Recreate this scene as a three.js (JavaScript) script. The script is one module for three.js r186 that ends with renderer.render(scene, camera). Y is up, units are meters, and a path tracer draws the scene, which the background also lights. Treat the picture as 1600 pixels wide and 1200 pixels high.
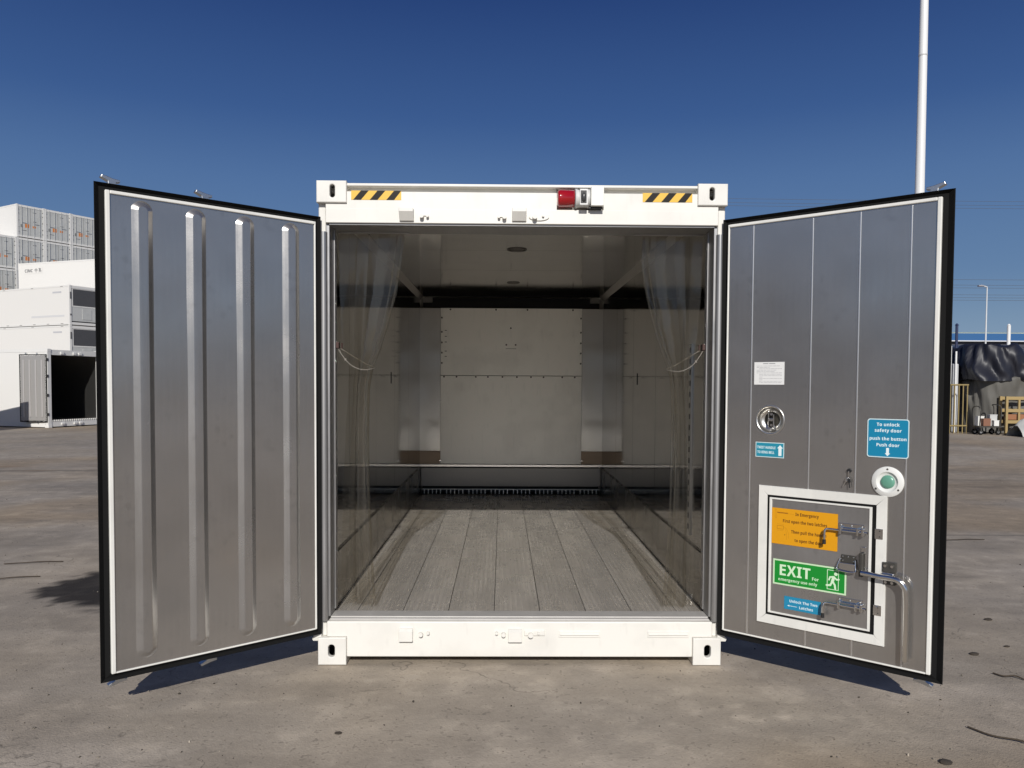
import * as THREE from 'three';
import { mergeGeometries } from 'three/addons/utils/BufferGeometryUtils.js';
import { RoundedBoxGeometry } from 'three/addons/geometries/RoundedBoxGeometry.js';

// ------------------------------------------------------------------ camera, sky, sun, exposure
const scene = new THREE.Scene();
const camera = new THREE.PerspectiveCamera(2 * Math.atan(600 / 1245.78) * 180 / Math.PI, 4 / 3, 0.05, 2000);
camera.position.set(-0.115, 1.7011, 4.7751);
camera.rotation.set(-0.0383, -0.0123, 0.0056, 'YXZ');
camera.setViewOffset(1600, 1200, 0, -47.8, 1600, 1200);

const SUN_ELEVATION = 29.6 * Math.PI / 180;
const SUN_DIR = new THREE.Vector3(0, Math.sin(SUN_ELEVATION), Math.cos(SUN_ELEVATION));
{
  const W = 512, H = 256, data = new Float32Array(W * H * 4);
  // elevation in degrees -> linear radiance of clear air, hazy towards the horizon
  const stops = [[0, .27, .36, .47], [2, .235, .33, .455], [4, .19, .29, .42], [7, .125, .222, .385], [13.5, .082, .165, .345], [18, .044, .105, .275], [26, .019, .052, .18], [45, .012, .034, .13], [90, .009, .026, .105]];
  for (let j = 0; j < H; j++) for (let i = 0; i < W; i++) {
    const el = ((j + .5) / H - .5) * 180, az = ((i + .5) / W - .5) * 2 * Math.PI;
    const e = Math.max(0, el); let k = 0; while (k < stops.length - 2 && e > stops[k + 1][0]) k++;
    const a = stops[k], b = stops[k + 1], t = Math.min(1, Math.max(0, (e - a[0]) / (b[0] - a[0])));
    const ce = Math.cos(el * Math.PI / 180), d = [ce * Math.cos(az), Math.sin(el * Math.PI / 180), ce * Math.sin(az)];
    const g = Math.max(0, d[0] * SUN_DIR.x + d[1] * SUN_DIR.y + d[2] * SUN_DIR.z);
    const glow = .08 * g * g * g + .25 * Math.pow(g, 24) + .17 * Math.exp(-Math.abs(el) / 11) * Math.pow(Math.max(0, .5 + .5 * Math.sin(az)), 2);   // brighter air round the sun, pale haze low on its side
    const o = (j * W + i) * 4;
    for (let c = 0; c < 3; c++) data[o + c] = el < -1 ? [.12, .105, .085][c] : a[c + 1] + (b[c + 1] - a[c + 1]) * t + glow * [1, .98, .95][c];
    data[o + 3] = 1;
  }
  const sky = new THREE.DataTexture(data, W, H, THREE.RGBAFormat, THREE.FloatType);
  sky.mapping = THREE.EquirectangularReflectionMapping; sky.magFilter = sky.minFilter = THREE.LinearFilter; sky.needsUpdate = true;
  scene.background = sky; scene.environment = sky;
}
const sun = new THREE.DirectionalLight(new THREE.Color(1, .965, .91), 4.0);
sun.position.copy(SUN_DIR).multiplyScalar(60); sun.castShadow = true;
sun.shadow.mapSize.set(4096, 4096);
Object.assign(sun.shadow.camera, { left: -60, right: 60, top: 40, bottom: -40, near: 1, far: 220 });
scene.add(sun, sun.target);

const renderer = new THREE.WebGLRenderer({ antialias: true });
renderer.toneMapping = THREE.LinearToneMapping;
renderer.toneMappingExposure = 1.0;
renderer.shadowMap.enabled = true;

// ------------------------------------------------------------------ helpers
function rng(seed) { return () => { seed |= 0; seed = seed + 0x6D2B79F5 | 0; let t = Math.imul(seed ^ seed >>> 15, 1 | seed); t = t + Math.imul(t ^ t >>> 7, 61 | t) ^ t; return ((t ^ t >>> 14) >>> 0) / 4294967296; }; }
const hash = (x, y, s) => { let h = Math.imul(x, 374761393) + Math.imul(y, 668265263) + Math.imul(s, 974711) | 0; h = Math.imul(h ^ h >>> 13, 1274126177); return ((h ^ h >>> 16) >>> 0) / 4294967296; };
const smooth = (t) => t * t * (3 - 2 * t);
const sstep = (a, b, x) => smooth(Math.min(1, Math.max(0, (x - a) / (b - a))));
function vnoise(x, y, per, s) {                                   // lattice noise, tiles every `per` cells (per = 0: endless)
  const x0 = Math.floor(x), y0 = Math.floor(y), u = smooth(x - x0), v = smooth(y - y0);
  const m = per ? (n) => ((n % per) + per) % per : (n) => n;
  const a = hash(m(x0), m(y0), s), b = hash(m(x0 + 1), m(y0), s), c = hash(m(x0), m(y0 + 1), s), d = hash(m(x0 + 1), m(y0 + 1), s);
  return a + (b - a) * u + (c - a) * v + (a - b - c + d) * u * v;
}
function fbm(x, y, per, oct, s) { let v = 0, a = .5, n = 0; for (let o = 0; o < oct; o++) { v += a * vnoise(x, y, per, s + o); n += a; a *= .5; x *= 2; y *= 2; per *= 2; } return v / n; }
function dataTexture(size, fn, srgb = false, sizeY = size) {
  const d = new Uint8Array(size * sizeY * 4);
  for (let j = 0; j < sizeY; j++) for (let i = 0; i < size; i++) {
    const c = fn(i / size, j / sizeY, i, j), o = (j * size + i) * 4;
    for (let k = 0; k < 3; k++) { const v = typeof c === 'number' ? c : c[k]; d[o + k] = Math.max(0, Math.min(255, 255 * v)); }
    d[o + 3] = 255;
  }
  const t = new THREE.DataTexture(d, size, sizeY, THREE.RGBAFormat);
  t.wrapS = t.wrapT = THREE.RepeatWrapping; t.magFilter = THREE.LinearFilter; t.minFilter = THREE.LinearMipmapLinearFilter; t.generateMipmaps = true; t.anisotropy = 8;
  if (srgb) t.colorSpace = THREE.SRGBColorSpace;
  t.needsUpdate = true; return t;
}
const rep = (t, x, y) => { const c = t.clone(); c.repeat.set(x, y); c.needsUpdate = true; return c; };
const toS = (v) => v <= .0031308 ? 12.92 * v : 1.055 * Math.pow(v, 1 / 2.4) - .055;
const used = {};
const numbered = (n) => { const k = used[n] = (used[n] ?? -1) + 1; return k ? `${n}_${String(k).padStart(3, '0')}` : n; };
function uvm(g) {                                                  // box-projected uv in metres
  const p = g.attributes.position, n = g.attributes.normal, uv = new Float32Array(p.count * 2);
  for (let i = 0; i < p.count; i++) {
    const ax = Math.abs(n.getX(i)), ay = Math.abs(n.getY(i)), az = Math.abs(n.getZ(i));
    if (ax >= ay && ax >= az) { uv[2 * i] = p.getZ(i); uv[2 * i + 1] = p.getY(i); }
    else if (ay >= az) { uv[2 * i] = p.getX(i); uv[2 * i + 1] = p.getZ(i); }
    else { uv[2 * i] = p.getX(i); uv[2 * i + 1] = p.getY(i); }
  }
  g.setAttribute('uv', new THREE.BufferAttribute(uv, 2)); return g;
}
const clean = (g) => { const h = g.index ? g.toNonIndexed() : g; for (const k of Object.keys(h.attributes)) if (!['position', 'normal', 'uv'].includes(k)) h.deleteAttribute(k); return h; };
const join = (...gs) => mergeGeometries(gs.flat().map(clean));
const box = (x0, x1, y0, y1, z0, z1) => uvm(new THREE.BoxGeometry(x1 - x0, y1 - y0, z1 - z0).translate((x0 + x1) / 2, (y0 + y1) / 2, (z0 + z1) / 2));
const rbox = (x0, x1, y0, y1, z0, z1, r = .006, seg = 2) => uvm(new RoundedBoxGeometry(x1 - x0, y1 - y0, z1 - z0, seg, Math.min(r, .49 * Math.min(x1 - x0, y1 - y0, z1 - z0))).translate((x0 + x1) / 2, (y0 + y1) / 2, (z0 + z1) / 2));
// a sheet facing +z whose surface is very slightly uneven, as rolled steel is
function sheet(x0, x1, y0, y1, z, amp, seed, nx = 24, ny = 40, shape = null) {
  const g = new THREE.PlaneGeometry(x1 - x0, y1 - y0, nx, ny).translate((x0 + x1) / 2, (y0 + y1) / 2, z), p = g.attributes.position;
  for (let i = 0; i < p.count; i++) { const x = p.getX(i), y = p.getY(i), e = Math.min(1, 12 * Math.min(x - x0, x1 - x, y - y0, y1 - y)); p.setZ(i, z + e * (shape ? shape(x, y) : amp * (fbm(x * 1.7 + seed, y * 1.3 + seed * 2, 0, 2, seed) - .5))); }
  g.computeVertexNormals(); return uvm(g);
}
const cyl = (r0, r1, h, seg = 20) => new THREE.CylinderGeometry(r0, r1, h, seg);
const tube = (pts, r, seg = 24, rad = 8, closed = false) => new THREE.TubeGeometry(new THREE.CatmullRomCurve3(pts.map((p) => new THREE.Vector3(...p)), closed, 'centripetal'), seg, r, rad, closed);
const rod = (a, b, r, rad = 8) => { const A = new THREE.Vector3(...a), B = new THREE.Vector3(...b), d = B.clone().sub(A); const g = cyl(r, r, d.length(), rad); g.applyQuaternion(new THREE.Quaternion().setFromUnitVectors(new THREE.Vector3(0, 1, 0), d.clone().normalize())); return g.translate(...A.add(B).multiplyScalar(.5).toArray()); };
const poly = (pts) => { const s = new THREE.Shape(); pts.forEach(([x, y], i) => i ? s.lineTo(x, y) : s.moveTo(x, y)); s.closePath(); return s; };
const extrude = (shape, depth, bevel = 0, seg = 2, curve = 12) => new THREE.ExtrudeGeometry(shape, { depth, bevelEnabled: bevel > 0, bevelSize: bevel, bevelThickness: bevel, bevelSegments: seg, curveSegments: curve });
const flip = (g, x, y, z) => { const h = (g.index ? g.toNonIndexed() : g.clone()).scale(x, y, z); if (x * y * z < 0) for (const a of Object.values(h.attributes)) { const n = a.itemSize, d = a.array; for (let i = 0; i < a.count; i += 3) for (let c = 0; c < n; c++) { const t = d[(i + 1) * n + c]; d[(i + 1) * n + c] = d[(i + 2) * n + c]; d[(i + 2) * n + c] = t; } } return h; };
function part(name, geo, mat, parent, label) {
  const m = new THREE.Mesh(geo, mat); m.name = parent ? name : numbered(name); m.castShadow = m.receiveShadow = true;
  (parent ?? scene).add(m); if (label) m.userData.label = label; return m;
}
function thing(name, label, category, position = [0, 0, 0], turn = 0, group) {
  const o = new THREE.Group(); o.name = numbered(name); o.position.set(...position); o.rotation.y = turn;
  o.userData = { label, category }; if (group) o.userData.group = group; scene.add(o); return o;
}
function sub(name, parent) { const o = new THREE.Group(); o.name = name; parent.add(o); return o; }
function copyOf(src, label, position, turn, group) {
  const o = src.clone(); o.name = numbered(src.name.replace(/_\d{3}$/, '')); o.userData = { ...src.userData, label }; if (group) o.userData.group = group;
  o.position.set(...position); o.rotation.y = turn; scene.add(o); return o;
}
const ds = (m) => { m.side = THREE.DoubleSide; return m; };
const mat = (r, g, b, roughness = .5, metalness = 0, more = {}) => new THREE.MeshPhysicalMaterial({ color: new THREE.Color().setRGB(r, g, b), roughness, metalness, ...more });

// ------------------------------------------------------------------ shared textures and materials
const scuff = dataTexture(1024, (u, v) => {                        // light soiling on paint, 1 tile = 1.6 m
  const a = fbm(u * 6, v * 6, 6, 5, 11), b = fbm(u * 60, v * 12, 12, 3, 31), s = vnoise(u * 220, v * 220, 220, 71);
  let k = 1 - .035 * sstep(.5, .8, a) - .02 * sstep(.6, .85, b) - (s > .992 ? .05 : 0);
  return [k, k * .995, k * .975];
}, true);
const smudge = dataTexture(1024, (u, v) => .5 + .36 * (fbm(u * 5, v * 5, 5, 6, 5) - .5) + .10 * (fbm(u * 160, v * 8, 8, 3, 9) - .5) + .04 * (vnoise(u * 300, v * 300, 300, 14) - .5));
const white = mat(.755, .745, .725, .42, 0, { map: rep(scuff, .62, .62) });
const whiteTrim = mat(.78, .78, .765, .4, 0, { map: rep(scuff, 1.1, 1.1) });
const steelMap = dataTexture(1024, (u, v) => { const a = fbm(u * 7, v * 7, 7, 5, 41), b = fbm(u * 200, v * 6, 6, 3, 43), c = fbm(u * 30, v * 30, 30, 3, 47); const k = .90 + .07 * (a - .5) + .035 * (b - .5) - .04 * sstep(.62, .8, c) * sstep(.5, .7, a); return [k, k, k]; }, true);
const doorSteel = mat(.53, .51, .49, 1, .80, { map: rep(steelMap, .8, .8), roughnessMap: rep(smudge, .7, .7) });
doorSteel.roughness = .38;
const ribSteel = doorSteel.clone(); ribSteel.roughness = .48;
const liner = mat(.41, .39, .365, .15, 1, { map: rep(steelMap, .9, .9), roughnessMap: rep(smudge, .6, .6) });
const ceilingSteel = mat(.50, .48, .45, .20, 1, { map: rep(steelMap, .9, .9), roughnessMap: rep(smudge, .6, .6) });
const kick = mat(.42, .40, .37, .5, 1, { map: rep(steelMap, .9, .9), roughnessMap: rep(smudge, .9, .9) });
const chrome = mat(.75, .74, .72, .14, 1, { roughnessMap: rep(smudge, 3, 3) });
chrome.roughness = .26;
const galvanised = mat(.62, .63, .63, .38, 1);
const jambSteel = mat(.36, .355, .35, .8, .75, { roughnessMap: rep(smudge, 1, 1) });
const rubber = mat(.010, .010, .010, .85, 0, { specularIntensity: .25 });
const blackPlastic = mat(.015, .015, .016, .5);
const darkSteel = mat(.10, .095, .085, .5, .7);

// ------------------------------------------------------------------ ground
{
  const groundMap = dataTexture(2048, (u, v) => {                  // one tile = 5 m of dusty concrete
    const a = fbm(u * 6, v * 6, 6, 6, 101), b = fbm(u * 40, v * 40, 40, 4, 131), c = vnoise(u * 500, v * 500, 500, 151), f = fbm(u * 230, v * 230, 230, 2, 161), st = fbm(u * 10, v * 44, 10, 4, 171);
    let k = .92 + .09 * (a - .5) + .12 * (b - .5) + .035 * (c - .5) + .055 * (f - .5) + .10 * (st - .5);
    if (f > .74) k -= .13 * sstep(.74, .82, f);
    if (b > .60) k += .035 * sstep(.60, .74, b);
    { const q = Math.abs(fbm(u * 9, v * 9, 9, 5, 271) - .5); if (q < .006) k -= .22 * (1 - q / .006) * sstep(.5, .6, fbm(u * 7, v * 7, 7, 3, 281)); }   // hairline cracks
    const w = .025 * (a - .5);
    return [k * (1 + w), k, k * (1 - 2 * w)];
  }, true);
  const groundBump = dataTexture(1024, (u, v) => .5 * fbm(u * 60, v * 60, 60, 4, 181) + .5 * vnoise(u * 380, v * 380, 380, 191));
  const axis = (near, step, far) => { const l = []; let x = 0, s = step; while (x < far) { l.push(x); if (x >= near) s *= 1.14; x += s; } l.push(far); return l; };
  const half = axis(6, .05, 900), xs = [...half.slice(1).map((x) => -x).reverse(), ...half];
  const zs = [...axis(9, .055, 900).slice(1).map((z) => -z - .5).reverse(), -.5, ...axis(4.5, .05, 700).slice(1).map((z) => z - .5)];
  const nx = xs.length, nz = zs.length, P = new Float32Array(nx * nz * 3), C = new Float32Array(nx * nz * 3), U = new Float32Array(nx * nz * 2);
  const joint = (d, w) => sstep(w, w * .3, Math.abs(d));
  for (let j = 0; j < nz; j++) for (let i = 0; i < nx; i++) {
    const x = xs[i], z = zs[j], o = j * nx + i, far = Math.hypot(x, z);
    const n1 = fbm(x * .35 + 50, z * .35 + 50, 0, 5, 201), n2 = fbm(x * .9 + 9, z * 2.4 + 3, 0, 4, 211), n3 = fbm(x * 2.2 + 70, z * 2.2 + 30, 0, 4, 221), n4 = fbm(x * .05 + 7, z * .11 + 2, 0, 4, 231);
    let r = .388, g = .333, b = .268;
    const dirt = sstep(.46, .66, n1);                               // brown soil dust over grey concrete
    r *= 1 - .04 * dirt; g *= 1 - .11 * dirt; b *= 1 - .21 * dirt;
    let k = 1 + .50 * (n2 - .5) + .20 * (n3 - .5) + .40 * (n4 - .5) - .10 * sstep(.5, .62, fbm(x * .6 + 31, z * .8 + 17, 0, 4, 237));
    // a soil-filled joint with brown dirt beside it, crossing the yard at the left; finer joints farther on
    if (x < -2.4) {
      const zj = -10.6 - .16 * (x + 8) + .5 * (fbm(x * .5 + 3, 1, 0, 3, 241) - .5);
      k *= 1 - .5 * joint(z - zj, .16);
      if (z < zj && z > zj - 2.0) { const d = sstep(-2.0, -.5, z - zj) * sstep(.35, .6, n2); r *= 1 - .18 * d; g *= 1 - .30 * d; b *= 1 - .42 * d; }
    } else if (x > 2.4) {
      const zj = -4.0 - .05 * x + .3 * (fbm(x * .8 + 3, 5, 0, 3, 243) - .5);
      k *= 1 - .35 * joint(z - zj, .06);
    }
    k *= 1 - .3 * joint(z + 17.5 + .05 * x + (n2 - .5), .22);
    // oily soil patch beside the left-hand door
    const grit = fbm(x * 9 + 2, z * 9 + 4, 0, 4, 251), sx = x + 3.12, sz = z + 1.86, edge = .45 * (n3 - .5) + .60 * (grit - .5);
    const spot = sstep(1.02, .84, Math.hypot(sx / .84, sz / .66) + edge);
    const sp = spot * (.94 + .06 * sstep(.35, .5, grit)); r += (.020 - r) * sp; g += (.013 - g) * sp; b += (.008 - b) * sp;
    // worn wheel tracks curving across the yard, broken up by wear
    for (const [cx, cz, R0] of [[-2, 16, 14.6], [-2, 16, 16.4], [9, 14, 15.2], [9, 14, 17.0]]) k *= 1 + .11 * (sstep(.4, .62, n2) - .3) * sstep(.26, .10, Math.abs(Math.hypot(x - cx, z - cz) - R0 - .25 * (n1 - .5)));
    // pale cement spill in front of the sill at the right
    const spill = sstep(.62, .75, fbm(x * 9 + 4, z * 14 + 8, 0, 4, 261)) * sstep(.35, .12, Math.hypot((x - 1.15) / 1.2, (z - .74) / .6));
    k *= 1 + .55 * spill;
    C[3 * o] = r * k; C[3 * o + 1] = g * k; C[3 * o + 2] = b * k;
    P[3 * o] = x; P[3 * o + 2] = z; P[3 * o + 1] = -.003 + (far < 25 ? .0055 * (n3 - .5) - .001 : 0);
    U[2 * o] = x / 5; U[2 * o + 1] = z / 5;
  }
  const idx = [];
  for (let j = 0; j < nz - 1; j++) for (let i = 0; i < nx - 1; i++) { const a = j * nx + i, c = a + nx; idx.push(a, c, a + 1, a + 1, c, c + 1); }
  const geo = new THREE.BufferGeometry();
  geo.setAttribute('position', new THREE.BufferAttribute(P, 3)); geo.setAttribute('color', new THREE.BufferAttribute(C, 3)); geo.setAttribute('uv', new THREE.BufferAttribute(U, 2));
  geo.setIndex(idx); geo.computeVertexNormals();
  const g = part('ground', geo, new THREE.MeshStandardMaterial({ vertexColors: true, map: groundMap, bumpMap: rep(groundBump, 2.3, 2.3), bumpScale: .0028, roughness: .93 }));
  g.userData = { kind: 'structure', label: 'dusty grey brown concrete yard' };
}

// ------------------------------------------------------------------ the open refrigerated container
const IN = 1.17, FLOOR = .278, CEIL = 2.81, BACK = -5.44, LEN = 6.058;
const cont = thing('shipping_container', 'white refrigerated shipping container with both doors open, seen into from its door end', 'container');
{
  // outer shell
  part('side_wall', join(box(-1.215, -1.185, .16, 2.86, -6.0, -.16), ...[.16, 2.78].map((y) => rbox(-1.219, -1.172, y - .10, y + .06, -5.88, -.165, .008))), white, cont);
  part('side_wall', join(box(1.185, 1.215, .16, 2.86, -6.0, -.16), ...[.16, 2.78].map((y) => rbox(1.172, 1.219, y - .10, y + .06, -5.88, -.165, .008))), white, cont);
  part('roof', join(box(-1.18, 1.18, 2.845, 2.872, -6.04, -.07)), white, cont);
  part('end_wall', box(-1.16, 1.16, .17, 2.84, -6.05, -6.0), white, cont);
  part('underframe', box(-1.165, 1.165, .10, .20, -5.9, -.16), darkSteel, cont);
  // corner castings with their oval holes
  const castShape = (w, h, hx, hy, hw, hh) => { const s = poly([[0, 0], [w, 0], [w, h], [0, h]]); const o = new THREE.Path(); o.moveTo(hx - hw, hy - hh + hw); o.absarc(hx, hy - hh + hw, hw, Math.PI, 2 * Math.PI); o.absarc(hx, hy + hh - hw, hw, 0, Math.PI); o.closePath(); s.holes.push(o); return s; };
  const casting = (w, h, hx, hy, hw, hh) => uvm(join(extrude(castShape(w, h, hx, hy, hw, hh), .03, .006, 3).translate(0, 0, .02), box(-.005, .012, -.005, h + .005, -.118, .02), box(w - .012, w + .005, -.005, h + .005, -.118, .02), box(.012, w - .012, -.005, .010, -.118, .02), box(.012, w - .012, h - .010, h + .005, -.118, .02)));
  const cavity = (w, h) => join(box(.0125, w - .0125, .0105, h - .0105, -.118, -.112), box(.0125, .016, .0105, h - .0105, -.112, .012), box(w - .016, w - .0125, .0105, h - .0105, -.112, .012), box(.016, w - .016, .0105, .013, -.112, .012), box(.016, w - .016, h - .013, h - .0105, -.112, .012)), bare = mat(.035, .03, .027, .8, 0, { specularIntensity: .3 });
  for (const s of [-1, 1]) {
    const b = part('corner_casting', casting(.158, .155, s < 0 ? .075 : .083, .08, .026, .044), white, cont); b.position.set(s < 0 ? -1.213 : 1.055, .006, -.044); part('casting_cavity', cavity(.158, .155), bare, b);
    const t = part('corner_casting', casting(.166, .117, s < 0 ? .088 : .078, .062, .021, .044), white, cont); t.position.set(s < 0 ? -1.213 : 1.047, 2.773, -.044); part('casting_cavity', cavity(.166, .117), mat(.30, .29, .28, .7), t);
    for (const y of [.0, 2.778]) part('corner_casting', rbox(s < 0 ? -1.219 : 1.05, s < 0 ? -1.05 : 1.219, y, y + .118, -LEN, -LEN + .17, .01), white, cont);
    part('corner_post', rbox(s < 0 ? -1.216 : 1.172, s < 0 ? -1.172 : 1.216, .166, 2.77, -.155, -.03, .008), white, cont);
    part('corner_post', rbox(s < 0 ? -1.216 : 1.12, s < 0 ? -1.12 : 1.216, .12, 2.775, -LEN + .01, -LEN + .15, .008), white, cont);
    part('door_jamb', join(rod([s * 1.184, .262, -.022], [s * 1.184, 2.60, -.022], .021, 20), rbox(s < 0 ? -1.172 : 1.150, s < 0 ? -1.150 : 1.172, .285, 2.648, -.15, -.03, .004)), jambSteel, cont);
    part('hinge_bracket', flip(extrude(poly([[0, 0], [.045, 0], [.05, .012], [.018, .05], [0, .055]]), .05, .004, 2), s, 1, 1).translate(s * 1.205, .145, -.06), white, cont);
    for (const y of [.35, .97, 1.6, 2.23, 2.52]) part('hinge_pin', rod([s * 1.222, y - .045, -.03], [s * 1.222, y + .045, -.03], .014, 12), galvanised, cont);
    part('frame_screw_strip', rbox(s < 0 ? -1.150 : 1.142, s < 0 ? -1.142 : 1.150, .30, 2.64, -.20, -.145, .002), jambSteel, cont);
    for (let y = .42; y < 2.6; y += .118) part('screw', new THREE.SphereGeometry(.006, 8, 6).scale(.5, 1, 1).translate(s * 1.1415, y, -.172), chrome, cont);
  }
  // header: plate, recess and top lip
  const hd = part('header', join(rbox(-1.168, 1.168, 2.652, 2.738, -.12, -.004, .004), rbox(-1.168, -1.03, 2.70, 2.768, -.12, -.0043, .004), rbox(1.03, 1.168, 2.70, 2.768, -.12, -.0043, .004), box(-1.042, .203, 2.734, 2.836, -.12, -.0046), box(.482, 1.042, 2.734, 2.836, -.12, -.0046), box(-1.042, .203, 2.83, 2.875, -.12, -.05), box(.482, 1.042, 2.83, 2.875, -.12, -.05), box(.19, .49, 2.735, 2.875, -.12, -.085)), white, cont);
  part('top_lip', rbox(-1.044, 1.044, 2.868, 2.886, -.12, -.006, .006), white, hd);
  part('header_soffit', box(-1.149, 1.149, 2.643, 2.6515, -.30, -.02), jambSteel, cont);
  // hazard tape: yellow backing with black slanted bars
  const tapeYellow = mat(.74, .44, .03, .45), tapeBlack = mat(.016, .014, .012, .4, 0, { specularIntensity: .3 });
  for (const x0 of [-1.016, .714]) {
    const w = .296, h = .054, y0 = 2.787;
    const tp = part('hazard_tape', box(x0, x0 + w, y0, y0 + h, -.0042, -.0026), tapeYellow, hd, 'yellow and black hazard tape');
    for (let k = 0; k < 3; k++) part('black_stripe', extrude(poly([[x0 + .012 + k * .098, y0], [x0 + .058 + k * .098, y0], [x0 + .104 + k * .098, y0 + h], [x0 + .058 + k * .098, y0 + h]].map(([x, y]) => [Math.min(x, x0 + w), y])), .0006).translate(0, 0, -.0026), tapeBlack, tp);
  }
  // cam keepers and pins on the header
  const keeper = (x, y, w, h, d, top) => { const s = top ? poly([[0, 0], [.008, 0], [d, h * .75], [d, h], [0, h]]) : poly([[0, 0], [d, 0], [d, h * .8], [.01, h], [0, h]]); return uvm(extrude(s, w - .008, .004, 2).rotateY(-Math.PI / 2).translate(x + w / 2 - .004, y, 0)); };
  const pin = (x, y, r, d) => cyl(r, r * 1.05, d, 14).rotateX(Math.PI / 2).translate(x, y, d / 2);
  part('cam_keeper', keeper(-.687, 2.668, .085, .062, .040, true), white, hd);
  part('cam_keeper', keeper(-.020, 2.672, .085, .062, .040, true), white, hd);
  for (const [x, y, r, d] of [[-.597, 2.690, .012, .030], [-.563, 2.692, .008, .022], [-.140, 2.690, .008, .022], [-.108, 2.688, .012, .030], [.072, 2.690, .014, .034], [.122, 2.698, .007, .020]]) part('keeper_pin', pin(x, y, r, d), white, hd);
  part('keeper_plate', rbox(-.600, -.560, 2.694, 2.706, -.004, .004, .002), white, hd);
  part('keeper_plate', rbox(-.142, -.106, 2.690, 2.708, -.004, .004, .002), white, hd);
  { const s = new THREE.Shape(); s.absellipse(.098, 2.694, .058, .021, 0, 2 * Math.PI); part('seal_plate', extrude(s, .003, .002, 2, 24), white, hd); }
  // alarm beacon
  const bc = sub('alarm_beacon', cont); bc.position.set(0, 2.802, .002);
  const redDome = mat(.42, .006, .012, .12, 0, { clearcoat: 1, clearcoatRoughness: .05, transmission: .25, thickness: .05, ior: 1.49 });
  const dome = new THREE.LatheGeometry([[0, 0], [.040, 0], [.049, .006], [.052, .016], [.051, .100], [0, .100]].map(([r, y]) => new THREE.Vector2(r, y)), 32).rotateZ(-Math.PI / 2).translate(.205, 0, 0);
  part('red_dome', dome, redDome, bc, 'glossy red beacon dome');
  part('beacon_core', cyl(.02, .024, .07, 14).rotateZ(Math.PI / 2).translate(.265, 0, 0), mat(.25, .01, .01, .3), bc);
  part('collar', new THREE.LatheGeometry([[0, 0], [.056, 0], [.057, .010], [.052, .020], [.051, .070], [.055, .078], [.055, .092], [0, .092]].map(([r, y]) => new THREE.Vector2(r, y)), 32).rotateZ(-Math.PI / 2).translate(.308, 0, 0), mat(.62, .62, .60, .4), bc);
  part('horn_frame', rbox(.333, .382, -.05, .045, .03, .062, .004), mat(.68, .68, .66, .4), bc);
  part('horn_mouth', rbox(.338, .374, -.040, .036, .050, .0632, .003), blackPlastic, bc);
  part('horn_core', new THREE.SphereGeometry(.014, 14, 10).scale(1, 1.9, .8).translate(.357, -.004, .066), mat(.05, .05, .05, .3), bc);
  part('beacon_box', rbox(.400, .476, -.052, .062, -.06, .060, .003), whiteTrim, bc);
  part('beacon_bracket', rbox(.39, .47, -.063, -.053, -.062, .03, .002), blackPlastic, bc);
  // sill
  const sill = part('sill', uvm(join(rbox(-1.049, 1.049, .046, .262, -.15, -.003, .007, 3), rbox(-1.168, -1.03, .168, .2615, -.15, -.0036, .006, 3), rbox(1.03, 1.168, .168, .2615, -.15, -.0036, .006, 3))), white, cont);
  part('threshold', uvm(join(rbox(-1.152, 1.152, .262, .2775, -.14, -.012, .004), rbox(-1.152, 1.152, .272, .2845, -.16, -.04, .003))), mat(.62, .60, .57, .5, .25, { map: rep(steelMap, 2, 2) }), cont);
  part('cam_keeper', keeper(-.690, .152, .084, .068, .024, false), white, sill);
  part('cam_keeper', keeper(-.030, .150, .084, .066, .024, false), white, sill);
  for (const [x, y, r, d] of [[-.600, .188, .013, .026], [-.556, .196, .009, .020], [-.142, .196, .009, .020], [-.100, .188, .013, .026], [.064, .186, .016, .026], [.112, .196, .008, .018]]) part('keeper_pin', pin(x, y, r, d).scale(1, 1, 1), white, sill);
  part('keeper_plate', rbox(.026, .150, .178, .212, -.006, .006, .004), white, sill);
  for (const [a, b] of [[.235, .485], [.775, 1.025]]) {
    part('slot_plate', rbox(a, b, .168, .206, -.006, .0025, .002), white, sill);
    part('slot_lip', rbox(a + .006, b - .006, .183, .190, -.002, .010, .003), white, sill);
  }
  // interior: wall liner panels with seams, kick plates, ceiling panels
  const seams = [-.15, -.75, -1.9, -3.05, -4.2, BACK];
  for (const s of [-1, 1]) for (let k = 0; k < 5; k++) {
    const z1 = seams[k] - .003, z0 = seams[k + 1] + .003;
    part('wall_panel', box(s < 0 ? -IN - .014 : IN, s < 0 ? -IN : IN + .014, .64, CEIL - .004, z0, z1), liner, cont);
    part('kick_plate', uvm(join(box(s < 0 ? -IN - .012 : IN - .012, s < 0 ? -IN + .012 : IN + .012, FLOOR - .03, .625, z0, z1), box(s < 0 ? -IN - .012 : IN - .004, s < 0 ? -IN + .004 : IN + .012, .629, .637, z0, z1))), kick, cont);
  }
  for (const s of [-1, 1]) part('wall_slot', rbox(s < 0 ? -IN - .002 : IN - .004, s < 0 ? -IN + .004 : IN + .002, 1.70, 1.81, -2.83, -2.80, .002), blackPlastic, cont);
  part('roof_fitting', join(rbox(.735, .775, 2.872, 2.896, -.30, -.27, .004), rod([.752, 2.89, -.285], [.745, 2.925, -.285], .007)), blackPlastic, cont);
  const rail = part('perforated_rail', box(1.160, 1.1695, .68, 1.98, -.66, -.60), mat(.6, .59, .57, .35, 1), cont);
  for (let y = .72; y < 1.95; y += .075) part('rail_slot', box(1.157, 1.1605, y, y + .035, -.642, -.618), blackPlastic, rail);
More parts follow.
